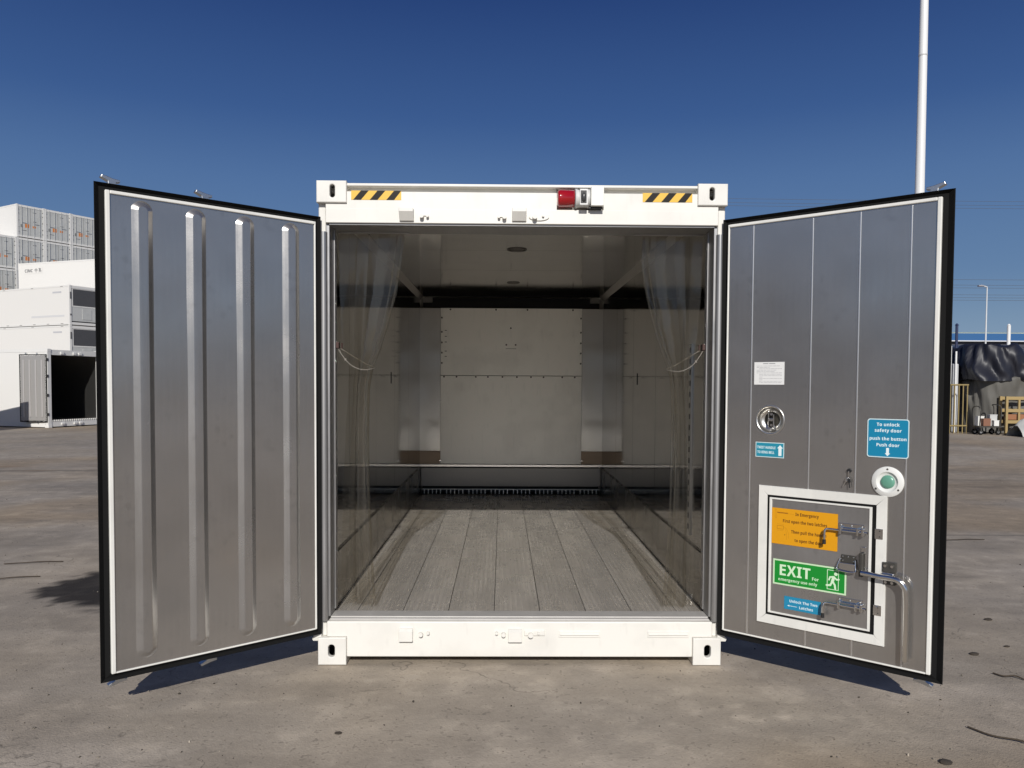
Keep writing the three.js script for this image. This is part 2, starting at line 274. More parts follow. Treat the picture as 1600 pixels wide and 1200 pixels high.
  for (let k = 0; k < 5; k++) part('ceiling_panel', join(box(-IN - .01, IN + .01, CEIL + .003, CEIL + .03, seams[k + 1] + .002, seams[k] - .002), sheet(-IN - .01, IN + .01, seams[k + 1] + .002, seams[k] - .002, 0, 0, 3, 2, 120, (x, y) => .0005 * (fbm(3, y * 9, 0, 3, 55) - .5)).rotateX(Math.PI / 2).translate(0, CEIL, 0)), ceilingSteel, cont);
  for (const [z, R0] of [[-1.85, .076], [-4.0, .064]]) part('ceiling_fitting', join(new THREE.TorusGeometry(R0, .006, 8, 36).rotateX(Math.PI / 2).translate(.0, CEIL - .003, z), new THREE.TorusGeometry(R0 * .55, .005, 8, 28).rotateX(Math.PI / 2).translate(0, CEIL - .003, z)), mat(.20, .19, .175, .5, .4), cont);
  part('ceiling_edge_panel', box(-IN - .01, IN + .01, 2.70, CEIL + .03, -.152, -.122), jambSteel, cont);
  for (const s of [-1, 1]) part('ceiling_cove', flip(extrude(poly([[0, 0], [-.05, 0], [0, -.05]].reverse()), 5.25), s, 1, 1).translate(s * (IN - .001), CEIL - .001, BACK + .02), mat(.40, .38, .35, .4, .85), cont);
  // aluminium floor, eight planks of five ribs
  const plankMap = dataTexture(512, (u, v) => { const a = fbm(u * 90, v * 5, 5, 4, 301), b = fbm(u * 8, v * 8, 8, 5, 311), c = fbm(u * 40, v * 80, 40, 3, 321); const st = sstep(.56, .72, a) * sstep(.42, .62, b); const k = .86 + .10 * (b - .5) + .05 * (a - .5) + .03 * (c - .5) + .05 * st; return [k, k * .982, k * .955]; }, true, 2048);
  const pw = [-1.158, -1.016, -.731, -.447, -.159, .128, .416, .704, .990, 1.158];
  const mk = (t) => mat(.97 * t, .94 * t, .90 * t, .56, .58, { roughnessMap: rep(smudge, 1, 1) });
  for (let k = 0; k < 9; k++) {
    const w = pw[k + 1] - pw[k] - .0036, n = Math.max(1, Math.round(w / .0285)), g = .0018, d = .0026, h = .03, pts = [[0, 0], [w, 0], [w, h - .002], [w - .002, h]];
    for (let q = n - 1; q > 0; q--) { const c = w * q / n; pts.push([c + g, h], [c + g * .6, h - d], [c - g * .6, h - d], [c - g, h]); }
    pts.push([.002, h], [0, h - .002]);
    const geo = extrude(poly(pts), 5.32).translate(pw[k] + .0018, FLOOR - h, -5.46);
    const m = mk([1, .96, 1.02, .97, 1.0, .95, 1.01, .98, .96][k]); const t = rep(plankMap, 1.6, .27); t.offset.set(k * .37, k * .21); m.map = t;
    part('floor_plank', uvm(geo), m, cont);
  }
  part('floor_bed', box(-1.165, 1.165, .20, FLOOR - .028, -5.9, -.13), darkSteel, cont);
  // bulkhead
  const bulk = mat(.88, .875, .86, .38, 0, { map: rep(scuff, .5, .5) });
  const bh = part('bulkhead_panel', uvm(join(rbox(-.905, .900, .676, 1.804, -5.47, BACK + .020, .004))), bulk, cont);
  part('bulkhead_panel', uvm(rbox(-.905, .900, 1.810, 2.664, -5.47, BACK + .017, .004)), bulk, cont);
  part('bulkhead_rail', rbox(-IN, IN, .637, .668, -5.47, BACK + .016, .003), mat(.6, .58, .55, .4, .8), cont);
  part('bulkhead_skirt', rbox(-1.152, 1.152, .388, .622, -5.47, BACK + .012, .003), mat(.36, .35, .335, .55, .2), cont);
  for (const s of [-1, 1]) {
    part('duct_column', rbox(s < 0 ? -IN - .005 : .902, s < 0 ? -.907 : IN + .005, .838, 2.664, -5.49, BACK - .012, .003), mat(.44, .43, .41, .8, .6, { roughnessMap: rep(smudge, 1, 1) }), cont);
    part('column_foot', rbox(s < 0 ? -IN - .004 : .902, s < 0 ? -.907 : IN + .004, 0.672, .836, -5.5, BACK + .004, .004), mat(.42, .32, .235, .7), cont, 'rusty brown block at the foot of the duct column');
    part('column_clip', rbox(s * .905 - .012, s * .905 + .012, .715, .727, -5.5, BACK + .05, .002), chrome, cont);
    part('column_clip', rbox(s * .905 - .008, s * .905 + .008, 1.475, 1.488, -5.5, BACK + .03, .002), chrome, cont);
  }
  for (let i = 0; i < 8; i++) for (let q = 0; q < 5; q++) part('floor_rib_end', box(-1.0 + i * .2865 - .115 + q * .052, -1.0 + i * .2865 - .107 + q * .052, .29, .345, -5.46, BACK + .008), mat(.6, .6, .58, .4, .8), cont);
  part('rib_shelf', box(-1.15, 1.15, .343, .35, -5.5, BACK + .006), mat(.5, .5, .48, .4, .8), cont);
  part('air_gap_back', box(-1.19, 1.19, .18, 2.86, -5.935, -5.902), blackPlastic, cont);
  const bolt = cyl(.011, .011, .008, 10).rotateX(Math.PI / 2), bm = mat(.06, .05, .045, .4, .6);
  const at = (x, y) => { const m = part('bolt', bolt, bm, bh); m.position.set(x, y, BACK + .0225); };
  for (const x of [-.86, -.70, -.455, -.30, -.115, .07, .25, .41, .65, .81]) at(x, 1.79);
  for (const y of [2.54, 2.36, 2.225, 2.095, 1.965]) { at(-.888, y); at(.884, y); }
  for (const x of [-.78, -.20, .20, .78]) at(x, 2.645);
  at(-.011, 2.412); at(-.067, 2.20); at(.052, 2.20);
  part('panel_slot', box(-.075, .06, 2.148, 2.155, BACK + .014, BACK + .0185), mat(.3, .29, .27, .5), bh);
  for (const y of [2.375, 2.30, 2.228, 2.112, 2.045]) part('vent_slit', box(-.852, -.826, y, y + .008, BACK + .014, BACK + .0185), bm, bh);
}

// ------------------------------------------------------------------ doors (local x = s * u from the hinge outwards, y up, z towards the inside face)
function canvasTexture(w, h, draw) { const c = document.createElement('canvas'); c.width = w; c.height = h; draw(c.getContext('2d'), w, h); const t = new THREE.CanvasTexture(c); t.colorSpace = THREE.SRGBColorSpace; t.anisotropy = 8; return t; }
function makeDoor(s) {
  const d = sub('door', cont); d.position.set(s * 1.2, .195, 0); d.rotation.y = -s * .71577;
  d.userData.label = s < 0 ? 'open door with four long raised ribs on its steel lining' : 'open door with escape hatch, signs and push button';
  const X = (a, b) => s > 0 ? [a, b] : [-b, -a];
  const bx = (u0, u1, y0, y1, z0, z1, r) => { const [a, b] = X(u0, u1); return r ? rbox(a, b, y0, y1, z0, z1, r) : box(a, b, y0, y1, z0, z1); };
  part('door_leaf', bx(.03, 1.19, .02, 2.462, -.105, -.036, .004), white, d);
  // gasket: lipped rubber frame that flares towards the inside face
  const gk = (u0, v0, u1, v1, z) => [[u0, v0, z], [u1, v0, z], [u1, v1, z], [u0, v1, z]];
  const rings = [gk(.035, .03, 1.170, 2.452, -.002), gk(.030, .024, 1.178, 2.458, -.010), gk(.012, .006, 1.198, 2.474, -.016), gk(-.002, -.006, s < 0 ? 1.222 : 1.228, 2.488, .004), gk(-.004, -.008, s < 0 ? 1.224 : 1.231, 2.490, .000), gk(.008, .004, 1.208, 2.478, -.030), gk(.020, .012, 1.200, 2.470, -.070)];
  const gp = [], gi = [];
  rings.forEach((r, k) => { r.forEach(([u, v, z]) => gp.push(s * u, v, z)); if (k) for (let q = 0; q < 4; q++) { const a = (k - 1) * 4 + q, b = (k - 1) * 4 + (q + 1) % 4; gi.push(a, b, a + 4, b, b + 4, a + 4); } });
  const gg = new THREE.BufferGeometry(); gg.setAttribute('position', new THREE.Float32BufferAttribute(gp, 3)); gg.setIndex(gi);
  const gf = gg.toNonIndexed(); gf.computeVertexNormals();
  const rub = rubber.clone(); rub.side = THREE.DoubleSide; part('gasket', gf, rub, d);
  // lining and its white edge trim
  const trim = (name, g) => part(name, g, whiteTrim, d);
  trim('edge_trim', bx(1.152, 1.174, .028, 2.456, -.035, .010, .005)); trim('edge_trim', bx(.030, .040, .028, 2.456, -.035, .006, .004));
  trim('edge_trim', bx(.040, 1.152, 2.438, 2.456, -.035, .010, .005)); trim('edge_trim', bx(.040, 1.152, .028, .036, -.035, .008, .003));
  // locking bars on the outside with their cams
  for (const u of s < 0 ? [1.108, .634] : [1.108, .40]) {
    part('locking_bar', rod([s * u, -.02, -.14], [s * u, 2.50, -.14], .017, 14), galvanised, d);
    if (s > 0 && u < .5) continue;
    const camShape = poly([[-.035, 0], [.035, 0], [.028, .012], [.017, .018], [.016, .034], [.036, .038], [.036, .046], [.005, .05], [-.05, .064], [-.054, .055], [-.02, .038], [-.018, .018], [-.03, .012]]);
    const cg = extrude(camShape, .03, .003, 2).translate(0, 0, -.015).scale(.95, .95, .95);
    const t = part('bar_cam', cg, galvanised, d); t.position.set(s * u, 2.492, -.125); if (s > 0) t.rotation.y = Math.PI;
    const b = part('bar_cam', flip(cg, 1, -1, 1), galvanised, d); b.position.set(s * u, -.010, -.115); if (s > 0) b.rotation.y = Math.PI;
  }
  for (const y of [.155, .775, 1.405, 2.035, 2.325]) part('hinge_leaf', bx(-.018, .09, y - .04, y + .04, -.118, -.104, .003), white, d);
  if (s < 0) {
    part('lining_panel', join(bx(.040, 1.152, .036, 2.438, -.036, -.0035), sheet(-1.152, -.040, .036, 2.438, 0, .003, 31, 30, 60)), doorSteel, d);
    for (const u of [1.000, .728, .459, .187]) {
      // a raised stadium-shaped rib with sloping flanks and a flat crown
      const h0 = .050, h1 = .0235, dep = .019, y0 = .078 + h0, y1 = 2.424 - h0, N = 20, prof = [];
      const ring = (r, z) => { const o = []; for (let k = 0; k <= N; k++) { const a = Math.PI * k / N; o.push([r * Math.cos(a), y1 + r * Math.sin(a), z]); } for (let k = 0; k <= N; k++) { const a = Math.PI + Math.PI * k / N; o.push([r * Math.cos(a), y0 + r * Math.sin(a), z]); } return o; };
      const steps = [[h0 + .004, -.001], [h0, .0012], [h0 - .004, .0045], [h1 + .004, dep - .0035], [h1, dep - .0008], [h1 - .004, dep]];
      const pos = [], idx = []; const M = 2 * (N + 1);
      steps.forEach(([r, z]) => ring(r, z).forEach((p) => pos.push(...p)));
      for (let k = 0; k < steps.length - 1; k++) for (let q = 0; q < M; q++) { const a = k * M + q, b = k * M + (q + 1) % M; idx.push(a, b, a + M, b, b + M, a + M); }
      const c0 = (steps.length - 1) * M; pos.push(0, (y0 + y1) / 2, dep); const cc = pos.length / 3 - 1; for (let q = 0; q < M; q++) idx.push(c0 + q, c0 + (q + 1) % M, cc);
      const g = new THREE.BufferGeometry(); g.setAttribute('position', new THREE.Float32BufferAttribute(pos, 3)); g.setIndex(idx); g.computeVertexNormals(); { const q = g.attributes.position, w = []; for (let i = 0; i < q.count; i++) w.push(q.getX(i) + u, q.getY(i)); g.setAttribute('uv', new THREE.Float32BufferAttribute(w, 2)); }
      const r = part('raised_rib', g, ribSteel, d); r.position.x = -u;
    }
    return d;
  }
  // right-hand door: five lining panels with joint strips
  const us = [.040, .186, .530, .782, 1.034, 1.152];
  for (let k = 0; k < 5; k++) {
    const sh = poly([[us[k], .036], [us[k + 1], .036], [us[k + 1], 2.438], [us[k], 2.438]]);
    if (k === 1) { const h = new THREE.Path(); h.absarc(.304, 1.308, .074, 0, 2 * Math.PI, true); sh.holes.push(h); }
    part('lining_panel', k === 1 ? uvm(extrude(sh, .035, 0, 1, 28).translate(0, 0, -.0352)) : join(box(us[k], us[k + 1], .036, 2.438, -.036, -.0035), sheet(us[k], us[k + 1], .036, 2.438, 0, .0025, 41 + k, 12, 60)), doorSteel, d);
    if (k) part('joint_strip', rbox(us[k] - .0045, us[k] + .0045, .04, 2.434, -.01, .0035, .003), mat(.72, .71, .69, .3, .9), d);
  }
  const lathe = (pts, seg = 36) => new THREE.LatheGeometry(pts.map(([r, y]) => new THREE.Vector2(r, y)), seg).rotateX(Math.PI / 2);
  const sticker = (name, u0, u1, v0, v1, tex, label, z = .0022) => part(name, new THREE.BoxGeometry(u1 - u0, v1 - v0, .0012).translate((u0 + u1) / 2, (v0 + v1) / 2, z), new THREE.MeshStandardMaterial({ map: tex, roughness: .5 }), d, label);
  // bell-pull cup
  part('bell_cup', lathe([[.046, -.034], [.058, -.030], [.068, -.018], [.073, -.002], [.076, .004], [.083, .005], [.086, .002], [.087, -.001]], 40).translate(.304, 1.308, 0), new THREE.MeshPhysicalMaterial({ color: new THREE.Color(.74, .72, .68), metalness: 1, roughness: .3, side: THREE.DoubleSide }), d);
  part('bell_socket', lathe([[.0005, -.0345], [.047, -.0345]], 32).translate(.304, 1.308, 0), ds(mat(.05, .045, .035, .5, .5)), d);
  part('bell_handle', join(rbox(.289, .296, 1.262, 1.358, -.03, -.004, .002), rbox(.318, .325, 1.262, 1.340, -.03, -.006, .002), rbox(.294, .32, 1.30, 1.318, -.02, -.008, .003), rod([.307, 1.277, -.03], [.307, 1.277, -.012], .008, 10), rod([.307, 1.340, -.03], [.307, 1.340, -.012], .008, 10)), chrome, d);
  // wording plates
  sticker('paper_notice', .206, .384, 1.511, 1.641, canvasTexture(512, 374, (c, w, h) => {
    c.fillStyle = '#e4e4e2'; c.fillRect(0, 0, w, h); c.fillStyle = '#5a5a60'; const R = rng(5);
    c.fillRect(150, 22, 90, 9); c.fillRect(252, 22, 106, 9);
    for (let r = 0; r < 13; r++) { const y = 62 + r * 23; let x = 40 + (r === 2 || r > 5 ? 44 : 0); c.globalAlpha = .55; while (x < w - 50) { const l = 14 + R() * 60; c.fillRect(x, y, Math.min(l, w - 40 - x), 6); x += l + 9; if (R() < .06) break; } }
    c.globalAlpha = 1;
  }), 'small white printed notice on the hatch door');
  const arrow = (c, x, y, w, h, up) => { const q = up ? 1 : -1; c.beginPath(); c.moveTo(x, y - q * h / 2); c.lineTo(x + w / 2, y - q * h / 2 + q * w * .55); c.lineTo(x + w * .26, y - q * h / 2 + q * w * .55); c.lineTo(x + w * .26, y + q * h / 2); c.lineTo(x - w * .26, y + q * h / 2); c.lineTo(x - w * .26, y - q * h / 2 + q * w * .55); c.lineTo(x - w / 2, y - q * h / 2 + q * w * .55); c.closePath(); c.fill(); };
  sticker('bell_sign', .222, .391, 1.091, 1.178, canvasTexture(680, 350, (c, w, h) => {
    c.fillStyle = '#d3e3e2'; c.fillRect(0, 0, w, h); c.fillStyle = '#1f8aa3'; c.fillRect(16, 16, w - 32, h - 32);
    c.fillStyle = '#e2efee'; c.textBaseline = 'middle'; c.save(); c.scale(.74, 1); c.font = 'bold 84px sans-serif'; c.textAlign = 'left'; c.fillText('TWIST HANDLE', 50, 122, 620); c.fillText('TO RING BELL', 58, 234, 560); c.restore();
    arrow(c, 585, 176, 140, 250, true);
  }), 'teal sign reading twist handle to ring bell');
  const rr = (c, x, y, w, h, r) => { c.beginPath(); c.moveTo(x + r, y); c.arcTo(x + w, y, x + w, y + h, r); c.arcTo(x + w, y + h, x, y + h, r); c.arcTo(x, y + h, x, y, r); c.arcTo(x, y, x + w, y, r); c.closePath(); };
  {
    const sh = new THREE.Shape(), w = .206, h = .204, r = .014; sh.moveTo(r, 0); sh.lineTo(w - r, 0); sh.absarc(w - r, r, r, -Math.PI / 2, 0); sh.lineTo(w, h - r); sh.absarc(w - r, h - r, r, 0, Math.PI / 2); sh.lineTo(r, h); sh.absarc(r, h - r, r, Math.PI / 2, Math.PI); sh.lineTo(0, r); sh.absarc(r, r, r, Math.PI, 1.5 * Math.PI);
    const g = extrude(sh, .0012); const p = g.attributes.position, uv = g.attributes.uv; for (let i = 0; i < p.count; i++) uv.setXY(i, p.getX(i) / w, p.getY(i) / h);
    const t = canvasTexture(640, 640, (c, W, H) => {
      c.fillStyle = '#cfe3e6'; c.fillRect(0, 0, W, H); c.fillStyle = '#0f82a8'; rr(c, 15, 15, W - 30, H - 30, 34); c.fill();
      c.fillStyle = '#e8f2f3'; c.textAlign = 'center'; c.textBaseline = 'middle'; c.font = 'bold 76px sans-serif';
      c.fillText('To unlock', W / 2, 92); c.fillText('safety door', W / 2, 190); c.font = 'bold 74px sans-serif'; c.fillText('push the button', W / 2, 326, 584); c.fillText('Push door', W / 2, 430, 360);
      arrow(c, W / 2, 545, 84, 136, false);
    });
    const m = part('unlock_sign', g, new THREE.MeshStandardMaterial({ map: t, roughness: .45 }), d, 'square teal blue sign about pushing the button to unlock'); m.position.set(.841, 1.130, .0042);
  }
  // keys hanging in the lock
  part('lock_barrel', cyl(.011, .012, .012, 14).rotateX(Math.PI / 2).translate(.752, 1.048, .006), blackPlastic, d);
  part('key', join(rbox(.748, .755, 1.000, 1.046, .010, .014, .001), rbox(.741, .762, .994, 1.012, .010, .013, .002)), chrome, d);
  part('key', join(rbox(-.003, .003, -.045, 0, 0, .002, .0006), rbox(-.008, .008, -.012, .008, 0, .0024, .001)).rotateZ(-.5).translate(.744, 1.000, .015), chrome, d);
  part('key', join(rbox(-.003, .003, -.040, 0, 0, .002, .0006), rbox(-.008, .008, -.012, .008, 0, .0024, .001)).rotateZ(.12).translate(.756, .996, .018), blackPlastic, d);
  part('key_ring', new THREE.TorusGeometry(.010, .0012, 6, 20).rotateY(.5).translate(.751, .999, .016), chrome, d);
  // release button in a white flange
  part('button_flange', lathe([[.030, .004], [.046, .005], [.052, .014], [.056, .016], [.078, .010], [.081, .004], [.080, 0]]).translate(.948, 1.003, 0), new THREE.MeshPhysicalMaterial({ color: new THREE.Color(.74, .74, .71), roughness: .35, side: THREE.DoubleSide }), d);
  part('release_button', lathe([[.0005, .017], [.020, .016], [.032, .012], [.036, .004], [.036, .001]]).translate(.948, 1.003, 0), mat(.13, .33, .24, .3, 0, { clearcoat: .6 }), d, 'green release button');
  for (const a of [90, 215, 325]) part('flange_screw', new THREE.SphereGeometry(.0055, 8, 6).scale(1, 1, .6).translate(.948 + .067 * Math.cos(a * Math.PI / 180), 1.003 + .067 * Math.sin(a * Math.PI / 180), .0135), darkSteel, d);
  // escape hatch: white mitred frame, rubber seal, steel leaf with white edge
  const ringShape = (u0, v0, u1, v1, t, r = t) => { const q = poly([[u0, v0], [u1, v0], [u1, v1], [u0, v1]]); const h = new THREE.Path(); h.moveTo(u0 + t, v0 + r); h.lineTo(u0 + t, v1 - r); h.lineTo(u1 - t, v1 - r); h.lineTo(u1 - t, v0 + r); h.closePath(); q.holes.push(h); return q; };
  const F = [.250, .128, .950, .928], T = .052;
  for (const q of [[[F[0], F[1]], [F[2], F[1]], [F[2] - T, F[1] + T], [F[0] + T, F[1] + T]], [[F[2], F[1]], [F[2], F[3]], [F[2] - T, F[3] - T], [F[2] - T, F[1] + T]], [[F[2], F[3]], [F[0], F[3]], [F[0] + T, F[3] - T], [F[2] - T, F[3] - T]], [[F[0], F[3]], [F[0], F[1]], [F[0] + T, F[1] + T], [F[0] + T, F[3] - T]]]) {
    const cx = (q[0][0] + q[1][0] + q[2][0] + q[3][0]) / 4, cy = (q[0][1] + q[1][1] + q[2][1] + q[3][1]) / 4, sq = q.map(([x, y]) => [x + Math.sign(cx - x) * .0018, y + Math.sign(cy - y) * .0018]);
    part('hatch_frame', uvm(extrude(poly(sq), .012, .0015, 2)), whiteTrim, d);
  }
  part('hatch_seal', extrude(ringShape(F[0] + T, F[1] + T, F[2] - T, F[3] - T, .022), .006).translate(0, 0, .002), rubber, d);
  part('hatch_trim', extrude(ringShape(.318, .196, .876, .862, .011, .007), .010, .001, 1).translate(0, 0, .006), whiteTrim, d);
  const hatchSteel = doorSteel.clone(); hatchSteel.roughness = .66;
  part('hatch_leaf', box(.324, .870, .202, .856, .001, .0105), hatchSteel, d);
  sticker('emergency_sign', .332, .701, .600, .806, canvasTexture(920, 512, (c, w, h) => {
    c.fillStyle = '#dd9a08'; c.fillRect(0, 0, w, h); c.fillStyle = '#3a1608'; c.textBaseline = 'middle'; c.textAlign = 'left'; c.font = 'bold 62px sans-serif';
    c.save(); c.scale(.80, 1); c.fillText('In Emergency', 420, 66, 500); c.fillText('First open the two latches', 195, 176, 900); c.fillText('Then pull the handle', 350, 318, 740); c.fillText('to open the door', 412, 434, 600); c.restore();
    c.strokeStyle = '#7a4310'; c.lineWidth = 3; c.strokeRect(78, 250, 92, 46); c.setLineDash([8, 9]); c.strokeRect(48, 18, 20, 130); c.beginPath(); c.moveTo(170, 262); c.quadraticCurveTo(250, 280, 244, 420); c.moveTo(198, 300); c.quadraticCurveTo(222, 330, 214, 440); c.moveTo(80, 228); c.lineTo(170, 228); c.moveTo(80, 318); c.lineTo(170, 318); c.moveTo(240, 70); c.lineTo(324, 70); c.stroke(); c.setLineDash([]);
    c.lineWidth = 6; c.beginPath(); for (let x = 78; x < 228; x += 9) { c.moveTo(x, 54 + (x % 2) * 6); c.lineTo(x + 8, 72 - (x % 3) * 5); } c.stroke();
    c.beginPath(); c.arc(190, 374, 6, 0, 7); c.fill();
  }), 'orange emergency instruction sign', .0128);
  sticker('exit_sign', .344, .752, .366, .512, canvasTexture(1024, 366, (c, w, h) => {
    c.fillStyle = '#c9e3bd'; c.fillRect(0, 0, w, h); c.fillStyle = '#0f8a2c'; c.fillRect(22, 22, w - 44, h - 44); c.fillStyle = '#d3ebca'; c.strokeStyle = '#d3ebca'; c.textBaseline = 'alphabetic';
    c.font = 'bold 218px sans-serif'; c.fillText('EXIT', 78, 226, 520); c.font = 'bold 62px sans-serif'; c.fillText('For', 556, 232, 112); c.font = 'bold 58px sans-serif'; c.fillText('emergency use only', 76, 304, 590);
    c.lineWidth = 9; c.strokeRect(770, 46, 150, 266); c.clearRect; c.beginPath(); c.arc(884, 92, 24, 0, 7); c.fill();
    c.lineCap = c.lineJoin = 'round'; c.lineWidth = 40; c.beginPath(); c.moveTo(856, 142); c.lineTo(838, 206); c.stroke();
    c.lineWidth = 22; c.beginPath(); c.moveTo(864, 138); c.lineTo(896, 168); c.lineTo(926, 160); c.stroke(); c.beginPath(); c.moveTo(850, 134); c.lineTo(806, 144); c.lineTo(794, 182); c.stroke();
    c.lineWidth = 26; c.beginPath(); c.moveTo(846, 206); c.lineTo(872, 244); c.lineTo(880, 296); c.stroke(); c.beginPath(); c.moveTo(836, 206); c.lineTo(812, 256); c.lineTo(762, 262); c.stroke();
  }), 'green exit sign with running figure', .0126);
  sticker('latch_sign', .412, .618, .232, .306, canvasTexture(720, 260, (c, w, h) => {
    c.fillStyle = '#1e86ac'; c.fillRect(0, 0, w, h); c.fillStyle = '#dcebf0'; c.textBaseline = 'middle'; c.font = 'bold 76px sans-serif'; c.fillText('Unlock The Two', 100, 84, 560); c.fillText('Latches', 296, 186, 280);
    c.fillRect(96, 180, 164, 9); c.beginPath(); c.moveTo(62, 184); c.lineTo(106, 166); c.lineTo(106, 203); c.fill();
  }), 'small blue sign beside the lower latch', .0124);
  for (const y of [.736, .328]) {                                  // slide bolts
    const b = sub('slide_latch', d); b.position.set(0, y, .011);
    part('latch_plate', join(rbox(.706, .842, .002, .026, 0, .004, .002), rbox(.712, .836, -.018, .004, .004, .018, .004)), chrome, b);
    part('bolt_rod', tube([[.862, -.012, .024], [.74, -.012, .024], [.66, -.012, .024], [.646, -.014, .030], [.642, -.026, .034], [.641, -.07, .036]], .0066, 36, 10), chrome, b);
    part('rod_tip', cyl(.0095, .0095, .024, 12).translate(.641, -.084, .036), blackPlastic, b);
    for (const x of [.716, .806, .832]) part('rod_guide', rbox(x, x + .012, -.032, .008, 0, .034, .003), chrome, b);
    for (const x of [.718, .774, .828]) part('rivet', new THREE.SphereGeometry(.005, 8, 6).scale(1, 1, .5).translate(x, .014, .004), galvanised, b);
    const k = sub('latch_keeper', d); part('keeper_plate', rbox(.893, .934, y - .04, y + .016, .006, .0165, .002), chrome, k);
    for (const yy of [-.026, .004]) part('rivet', new THREE.SphereGeometry(.004, 8, 6).scale(1, 1, .5).translate(.918, y + yy, .0165), darkSteel, k);
    if (y < .5) part('keeper_clip', rbox(.905, .916, y - .034, y + .010, .0165, .024, .002), chrome, k);
  }
  { // pull handle
    const h = sub('pull_handle', d); h.position.z = .0105;
    part('handle_plate', rbox(.722, .798, .540, .590, 0, .005, .003), darkSteel, h);
    part('handle_bail', tube([[.722, .570, .010], [.712, .540, .018], [.708, .514, .024], [.718, .507, .026], [.79, .503, .026], [.804, .508, .024], [.803, .530, .018], [.798, .566, .010]], .0048, 50, 8), chrome, h);
    part('handle_grip', rbox(.716, .800, .498, .548, .014, .020, .004), chrome, h);
    for (const [x, y] of [[.732, .58], [.760, .58], [.788, .58], [.732, .558], [.788, .558]]) part('rivet', new THREE.SphereGeometry(.004, 8, 6).scale(1, 1, .5).translate(x, y, .005), chrome, h);
  }
  { // swing bar that holds the hatch shut
    const h = sub('swing_bar', d);
    part('bar_strap', rbox(.826, .852, .500, .646, .011, .018, .003), chrome, h);
    part('bar_paddle', rbox(.822, .844, .486, .615, .018, .044, .006), darkSteel, h);
    part('bar_tube', tube([[.838, .512, .048], [.87, .512, .05], [.93, .508, .052], [.985, .508, .052], [1.028, .498, .052], [1.053, .468, .050], [1.060, .42, .048], [1.062, .30, .046], [1.063, .088, .044]], .0145, 70, 16), chrome, h);
    part('bar_cap', new THREE.SphereGeometry(.0143, 14, 8).translate(1.063, .088, .044), chrome, h);
    part('bracket_plate', rbox(.934, 1.000, .528, .580, .004, .020, .003), darkSteel, h); part('bracket_plate', rbox(.940, 1.000, .462, .490, .004, .018, .003), darkSteel, h);
    part('bracket_clamp', rbox(.938, .998, .488, .530, .02, .044, .006), chrome, h);
    for (const [x, y] of [[.950, .562], [.984, .562], [.954, .476], [.986, .476]]) part('bracket_bolt', cyl(.008, .008, .01, 6).rotateX(Math.PI / 2).translate(x, y, .023), chrome, h);
  }
  return d;
}
makeDoor(-1); makeDoor(1);

